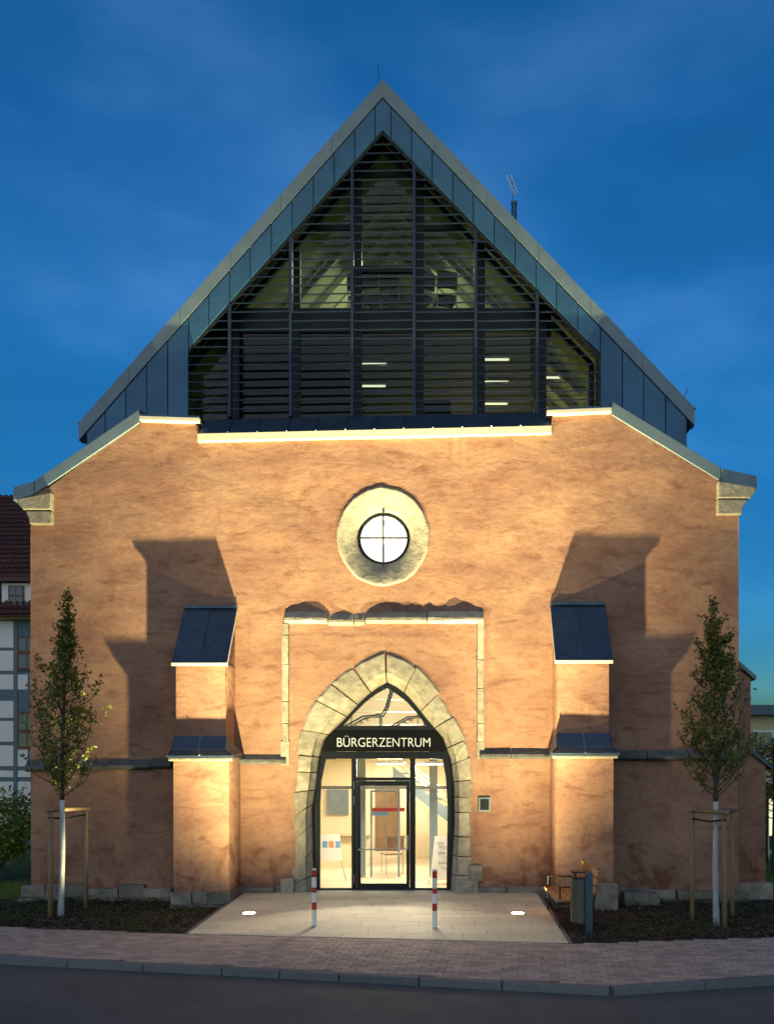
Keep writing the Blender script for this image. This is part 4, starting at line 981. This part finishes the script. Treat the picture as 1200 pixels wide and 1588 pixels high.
MB().box(-.05, .05, .031, .06, .3, .36).build('bracket', M['dark'], t)

# loose stone blocks by the right buttress
for a, b, c, d, yy, lab in ((915, 960, 1372, 1402, -1.25, 'squared grey stone block lying in front of the right buttress'), (968, 1024, 1386, 1404, -.75, 'long low grey stone block in the bed beside the right buttress')):
    o = rough_block(U(a, yy), U(b, yy), yy, yy+.34, BED-.03, V(c, yy), .015, 'stone_block', 'plinth', None, .025); tag(o, lab, 'stone block')

# ------------------------------------------------------------------ trees with stakes
def leaf_quad(m, P, d, L, W, roll):
    d = d.normalized(); a = Vector((0, 0, 1)) if abs(d.z) < .9 else Vector((1, 0, 0))
    s = d.cross(a).normalized(); nn = d.cross(s).normalized(); s = s*math.cos(roll) + nn*math.sin(roll); up_ = d.cross(s)
    m.add([P, P + d*L*.45 + s*W + up_*W*.35, P + d*L, P + d*L*.45 - s*W + up_*W*.35], [(0, 1, 2), (0, 2, 3)])
def tree(base, H, zc, prof_, seed, label, lean, nbr=52, leaves=4600):
    rnd = random.Random(seed); t = empty('young_tree', base); tag(t, label, 'tree', 'staked young trees before the hall')
    bend = lambda z: Vector((lean[0]*math.sin(z*1.9)*.014 + lean[1]*(z/H)**2*.12, .02*math.sin(z*1.7+seed), z))
    pts_ = [bend(z) for z in (-.1, .2, .5, .9, 1.3, zc)]
    MB().tube(pts_, [.062, .052, .047, .044, .042, .040], 12).build('trunk', M['lime'], t, smooth=True)
    n = 10; zs = [zc + .004 + (H*.96-zc)*i/n for i in range(n+1)]
    MB().tube([bend(z) for z in zs], [.038*(1-i/n)**.8+.004 for i in range(n+1)], 8).build('stem', M['bark'], t, smooth=True)
    lm_ = MB(); cm = MB(); tips = []
    def width(z):
        for (a, b), (c, d) in zip(prof_, prof_[1:]):
            if a <= z <= c: return b + (d-b)*(z-a)/(c-a)
        return .05
    for i in range(nbr):
        z0 = zc + .05 + (H*.86-zc)*(i/nbr)**1.15; a = i*2.4 + rnd.uniform(-.4, .4); rise = rnd.uniform(.30, 1.0)*min(1.0, (H-z0)*.5)
        z1 = min(z0 + rise, H-.05); r = width(z1)*rnd.uniform(.55, 1.05)
        p0 = bend(z0); p2 = bend(z1) + Vector((math.cos(a)*r, math.sin(a)*r, 0)); p1 = p0.lerp(p2, .5) + Vector((math.cos(a), math.sin(a), 0))*r*.18 - Vector((0, 0, rise*.08))
        lm_.tube([p0, p1, p2], [.012, .008, .003], 5); tips.append((p0, p1, p2))
        for q_ in range(2):
            f = rnd.uniform(.35, .8); s = p0.lerp(p2, f); e = s + Vector((rnd.uniform(-.2, .2), rnd.uniform(-.2, .2), rnd.uniform(.12, .34)))
            lm_.tube([s, e], [.005, .002], 4); tips.append((s, s.lerp(e, .5), e))
    tips.append((bend(H*.8), bend(H*.9), bend(H)))
    for _ in range(3): tips.append((bend(H*.7), bend(H*.85), bend(H*.985)))
    for k in range(leaves):
        p0, p1, p2 = tips[rnd.randrange(len(tips))] if rnd.random() > .07 else tips[-1]
        f = rnd.uniform(.12, 1.03); P = (p0*(1-f)**2 + p1*2*f*(1-f) + p2*f*f) + Vector((rnd.gauss(0, .032), rnd.gauss(0, .032), rnd.gauss(0, .03)))
        d = Vector((rnd.uniform(-1, 1), rnd.uniform(-1, 1), rnd.uniform(-.5, .9))); leaf_quad(cm, P, d, rnd.uniform(.05, .09), rnd.uniform(.016, .027), rnd.uniform(0, 6.3))
    lm_.build('limbs', M['bark'], t); cm.build('crown', M['leaf'], t); return t
def on_bed(u, v_): d = (CZ-BED-.03)*FPX/(v_-PY); return ((u-PX)*d/FPX+CX, CY+d)
lx, ly = on_bed(95, 1420); rx, ry = on_bed(1110, 1433)
tree((lx, ly, BED+.02), 5.58, 1.98, [(1.9, .16), (2.3, .36), (2.9, .70), (3.5, .78), (4.25, .56), (4.5, .14), (5.6, .06)], 11, 'slender young tree with white trunk in front of the timber framed house side', (1, 1))
tree((rx, ry, BED+.02), 5.28, 1.98, [(1.9, .18), (2.3, .44), (2.9, .76), (3.4, .78), (3.9, .48), (4.4, .26), (5.3, .06)], 23, 'slender young tree with white trunk near the litter bin', (-1, -.4), 54, 4800)
def stakes(feet, top, label, bars):
    c = feet[0]; t = empty('tree_stake', (c[0], c[1], BED+.01)); tag(t, label, 'tree stake', 'tree stakes')
    for x, y in feet: MB().tube([(x-c[0], y-c[1], -.1), (x-c[0]+.005, y-c[1], .8), (x-c[0], y-c[1], top)], [.042, .041, .039], 12).build('post', M['wood'], t, smooth=True)
    for i, j_ in bars:
        a, b = feet[i], feet[j_]; d = Vector((b[0]-a[0], b[1]-a[1], 0)); d.normalize(); yo = -.05
        for k, rr in ((top+.025, .034),):
            MB().tube([(a[0]-c[0]-d.x*.09, a[1]-c[1]-d.y*.09, k), (b[0]-c[0]+d.x*.09, b[1]-c[1]+d.y*.09, k)], rr, 10).build('crossbar', M['wood'], t, smooth=True)
    i, j_ = bars[0]; a, b = feet[i], feet[j_]
    MB().tube([(a[0]-c[0], a[1]-c[1]-.05, top-.10), ((a[0]+b[0])/2-c[0], (a[1]+b[1])/2-c[1]-.04, top-.13), (b[0]-c[0], b[1]-c[1]-.05, top-.09)], .018, 6).build('tie_strap', M['dark'], t)
stakes([on_bed(78, 1423), on_bed(133, 1409)], 1.80, 'two wooden stakes joined by a crossbar at the tree by the timber framed house', [(0, 1)])
stakes([on_bed(1073, 1427), on_bed(1123, 1438), on_bed(1135, 1422)], 1.80, 'three wooden stakes with crossbars around the tree near the litter bin', [(0, 1), (1, 2), (0, 2)])

# ------------------------------------------------------------------ surroundings
# shrub left of the hall
def shrub(c, rx_, ry_, H, n, seed, label, mt='leaf_lit'):
    rnd = random.Random(seed); t = empty('garden_shrub', c); tag(t, label, 'shrub', 'shrubs beside the hall')
    st_m = MB(); cm = MB(); cl = []
    for i in range(16):
        a = rnd.uniform(0, 6.3); r = rnd.random()**.5; e = Vector((rx_*r*math.cos(a), ry_*r*math.sin(a), H*(1-.45*r*r)*rnd.uniform(.75, 1)))
        st_m.tube([(e.x*.15, e.y*.15, -.05), (e.x*.6, e.y*.6, e.z*.5), e], [.02, .012, .004], 5); cl.append(e)
        cl += [e*rnd.uniform(.45, .9) for _ in range(3)]
    for k in range(n):
        e = cl[rnd.randrange(len(cl))]; P = e + Vector((rnd.gauss(0, .22), rnd.gauss(0, .22), rnd.gauss(0, .17)))
        if P.z < .03: P.z = .05 + rnd.random()*.3
        leaf_quad(cm, P, Vector((rnd.uniform(-1, 1), rnd.uniform(-1, 1), rnd.uniform(-.7, .5))), rnd.uniform(.09, .17), rnd.uniform(.03, .05), rnd.uniform(-.8, .8))
    st_m.build('stems', M['bark'], t); cm.build('foliage', M[mt], t)
shrub((-10.0, 4.0, -.25), 1.25, 1.1, 2.5, 4200, 5, 'leafy shrub with lamplit green painted into its leaves growing left of the plastered wall')
shrub((-12.6, 5.2, -.25), 1.3, 1.1, 2.2, 2500, 6, 'leafy shrub with lamplit green painted into its leaves before the timber framed house')
def grass(xa, xb, ya, yb, n, label):
    m = MB()
    for _ in range(n):
        x, y = random.uniform(xa, xb), random.uniform(ya, yb); a = random.uniform(0, 6.3); hh = random.uniform(.05, .14); w_ = .006
        m.add([(x-w_, y, -.262), (x+w_, y, -.262), (x + .05*math.cos(a), y + .05*math.sin(a), -.26+hh)], [(0, 1, 2)])
    tag(m.build('grass', M['grass']), label, 'grass', kind='stuff')
grass(-10.5, XL-.25, -.5, 3.2, 7000, 'grass strip under the shrub left of the hall'); grass(7.8, 12.5, 1.0, 9, 9000, 'grass strip right of the hall')

# timber framed house at the left
HX0, HX1, HY = -26.0, -12.2, 14.0
hU = lambda u: U(u, HY); hV = lambda v_: V(v_, HY)
house = empty('timber_house', (-19, HY, -.26)); tag(house, 'half timbered house with blue beams, white infill and dark red tiled roof', 'building')
ho = Vector((-19, HY, -.26))
def hbox(name, x0, x1, y0, y1, z0, z1, mt, parent=house, bevel=0):
    return MB().box(x0-ho.x, x1-ho.x, y0-ho.y, y1-ho.y, z0-ho.z, z1-ho.z).build(name, M[mt], parent, bevel=bevel)
hw = hbox('wall', HX0, HX1, HY, HY+10, -.26, hV(962), 'blue_beam')
rows = [(963, 1005), (1009, 1041), (1046, 1070), (1075, 1080), (1087, 1114), (1118, 1151), (1156, 1189), (1195, 1206), (1212, 1245), (1250, 1290)]
hs = .133; wins = []
px0 = hU(24.5)
k0 = int((px0 - HX0)//1.62)
xposts = [px0 + 1.62*(i-k0) for i in range(k0+8) if HX0 < px0 + 1.62*(i-k0) < HX1]
for i, xp in enumerate(xposts):
    nxt = xp + 1.62
    if nxt > HX1: nxt = HX1
    hbox('beam', xp-.07, xp+.07, HY-.035, HY+.02, -.2, hV(964), 'blue_beam', hw)
    for ri, (va, vb) in enumerate(rows):
        z1, z0 = hV(va), hV(vb)
        if va in (1075,): continue
        winrow = va in (1009, 1118)
        xw0, xw1 = xp + .09, xp + .80
        if not winrow and not (va in (963, 1087)):
            segs = [(xp+.08, xp+.44), (xp+.54, xp+.94), (xp+1.04, nxt-.08)] if va in (1046, 1156) else [(xp+.08, nxt-.08)]
        else: segs = [(xw1+.09, nxt-.08)]
        for a, b in segs:
            if b - a > .05 and b < HX1: hbox('infill_panel', a, b, HY-.02, HY+.01, z0+.01, z1-.01, 'infill', hw)
    for v0, v1 in ((987, 1040), (1104, 1162)):
        if nxt >= HX1: continue
        w_ = hbox('window', xp+.09, xp+.82, HY-.06, HY+.01, hV(v1), hV(v0), 'frame_b', house)
        for a in (0, 1):
            for c_ in (0, 1):
                zz0 = hV(v1) + .09 + (0 if c_ == 0 else .62); zz1 = hV(v1) + (.56 if c_ == 0 else (hV(v0)-hV(v1)) - .08)
                hbox('pane', xp+.16 + a*.31, xp+.42 + a*.31, HY-.066, HY-.058, zz0, zz1, 'pane', w_)
hbox('eaves', HX0, HX1, HY-.35, HY+.05, hV(962), hV(950), 'yellow', house)
# tiled roof: overlapping courses with rolls
RY0, RZ0, RY1, RZ1 = HY-.55, hV(958), HY+5.2, 14.3
tm = MB(); nr = 26; rl = math.hypot(RY1-RY0, RZ1-RZ0); dy, dz = (RY1-RY0)/nr, (RZ1-RZ0)/nr; ny_, nz_ = -(RZ1-RZ0)/rl, (RY1-RY0)/rl
for r in range(nr):
    cols_ = 66; w_ = (HX1-HX0+.4)/cols_
    vv = []; S = 5
    for i in range(cols_*S+1):
        x = HX0-.2 + i*w_/S; hgt = .035*math.sin(2*math.pi*(i % S)/S)
        for (t_, lift) in ((0, .055), (1.05, .0)):
            vv.append((x-ho.x, RY0 + dy*(r+t_) + ny_*(hgt+lift) - ho.y, RZ0 + dz*(r+t_) + nz_*(hgt+lift) - ho.z))
    tm.add(vv, [(2*i, 2*i+2, 2*i+3, 2*i+1) for i in range(cols_*S)])
tag(tm.build('roof_tiles', M['tile'], house), kind='stuff')
MB().add([(HX0-ho.x, RY0-ho.y, RZ0-ho.z-.06), (HX1-ho.x, RY0-ho.y, RZ0-ho.z-.06), (HX1-ho.x, RY1-ho.y, RZ1-ho.z-.06), (HX0-ho.x, RY1-ho.y, RZ1-ho.z-.06), (HX1-ho.x, HY+10.5-ho.y, RZ0-ho.z), (HX0-ho.x, HY+10.5-ho.y, RZ0-ho.z)], [(0, 1, 2, 3), (3, 2, 4, 5), (1, 4, 2), (0, 3, 5)]).build('roof', M['tile'], house)
dx0, dx1 = hU(4), hU(60)
for off in (0, -4.0, -8.0):
    d_ = hbox('dormer', dx0+off, dx1+off, HY-.05, HY+3, hV(948), hV(905), 'infill', house)
    hbox('dormer_roof', dx0+off-.2, dx1+off+.2, HY-.3, HY+3.2, hV(904), hV(898), 'tile', house)
    w_ = hbox('dormer_window', dx0+off+.25, dx0+off+.82, HY-.09, HY-.04, hV(941), hV(909), 'frame_b', house)
    for a in (0, 1):
        for c_ in (0, 1): hbox('pane', dx0+off+.31+a*.24, dx0+off+.52+a*.24, HY-.096, HY-.088, hV(939)+.36*c_, hV(939)+.30+.36*c_, 'pane', w_)

# yellow house, display case and sign board at the right
yh = empty('yellow_house', (20, 24, -.26)); tag(yh, 'pale yellow rendered house with flat dark roof edge behind the hall', 'building')
MB().box(-4.3, 9, 0, 9, 0, 5.5).build('wall', M['yellow'], yh); MB().box(-4.7, 9.4, -.5, 9.4, 5.5, 6.0).build('roof_edge', M['zinc_d'], yh, bevel=.03)
for i in range(4):
    for zz in (.9, 3.4):
        w_ = MB().box(-3.9+i*2.9, -2.9+i*2.9, -.03, .05, zz, zz+1.4).build('window', M['white'], yh); MB().box(-3.82+i*2.9, -2.98+i*2.9, -.04, -.031, zz+.08, zz+1.32).build('pane', M['pane'], w_)
yc = 9.5; xq = U(1196, yc)
t = empty('display_case', (xq, yc, -.26)); tag(t, 'lit glass display case standing on the lawn right of the hall', 'display case')
for a in (-.15, 1.6): MB().box(a, a+.06, -.05, .01, 0, 1.95).build('post', M['steel'], t)
MB().box(-.09, 1.6, -.03, -.01, .7, 1.85).build('back_panel', M['lamp_case'], t); MB().box(-.09, 1.6, -.10, -.04, 1.85, 1.93).build('top_rail', M['steel'], t)
yb_ = 8.0; xb_ = U(1184, yb_)
t = empty('notice_board', (xb_, yb_, -.26)); tag(t, 'dark notice board on a post in front of the lit display case', 'sign')
MB().box(-.13, .13, -.02, .02, .85, 1.85).build('board', M['dark'], t, bevel=.01); MB().box(.06, .12, -.02, .02, 0, .85).build('post', M['dark'], t)
m = MB(); m.add([(7.5, 10.6, -.25), (40, 10.6, -.25), (40, 12.4, -.25), (7.5, 12.4, -.25)], [(0, 1, 2, 3)]); tag(m.build('path', M['flag']), kind='structure')
# leafy tree behind the right corner
def back_tree(c, H, label):
    rnd = random.Random(3); t = empty('leafy_tree', c); tag(t, label, 'tree')
    MB().tube([(0, 0, -.1), (.03, 0, H*.5), (0, .05, H*.9)], [.08, .06, .02], 8).build('trunk', M['bark'], t)
    lm_ = MB(); cm = MB()
    for i in range(30):
        z0 = H*(.35+.5*i/30); a = i*2.4; L = H*.26*(1-.5*i/30); e = Vector((L*math.cos(a), L*math.sin(a), z0+L*.35)); lm_.tube([(0, 0, z0), e], [.015, .004], 5)
        for k in range(80):
            f = rnd.uniform(.3, 1.05); P = Vector((0, 0, z0)).lerp(e, f) + Vector((rnd.gauss(0, .1), rnd.gauss(0, .1), rnd.gauss(0, .07)))
            leaf_quad(cm, P, Vector((rnd.uniform(-1, 1), rnd.uniform(-1, 1), rnd.uniform(-.6, .4))), rnd.uniform(.07, .13), rnd.uniform(.02, .04), rnd.uniform(-.8, .8))
    lm_.build('limbs', M['bark'], t); cm.build('crown', M['leaf'], t)
back_tree((U(1200, 5), 5, -.26), 3.9, 'small leafy tree behind the right corner of the hall')

m = MB()
for _ in range(34):
    x = random.uniform(-5, 6); y = random.uniform(at(KL, x) - .6, at(FL, x) + (.8 if TX0 < x < TX1 else 0)); a = random.uniform(0, 6.3); L = random.uniform(.02, .04)
    z = (gz(y) if y > at(KL, x) else gz(at(KL, x)) - .085 - .03*(at(KL, x)-y)*3) + .012
    m.add([(x, y, z), (x + L*math.cos(a), y + L*math.sin(a), z+.006), (x + 1.7*L*math.cos(a+.4), y + 1.7*L*math.sin(a+.4), z), (x + L*math.cos(a+.9), y + L*math.sin(a+.9), z+.01)], [(0, 1, 2, 3)])
tag(m.build('fallen_leaves', M['mulch']), 'few brown fallen leaves scattered on the pavement and terrace', 'leaves', kind='stuff')
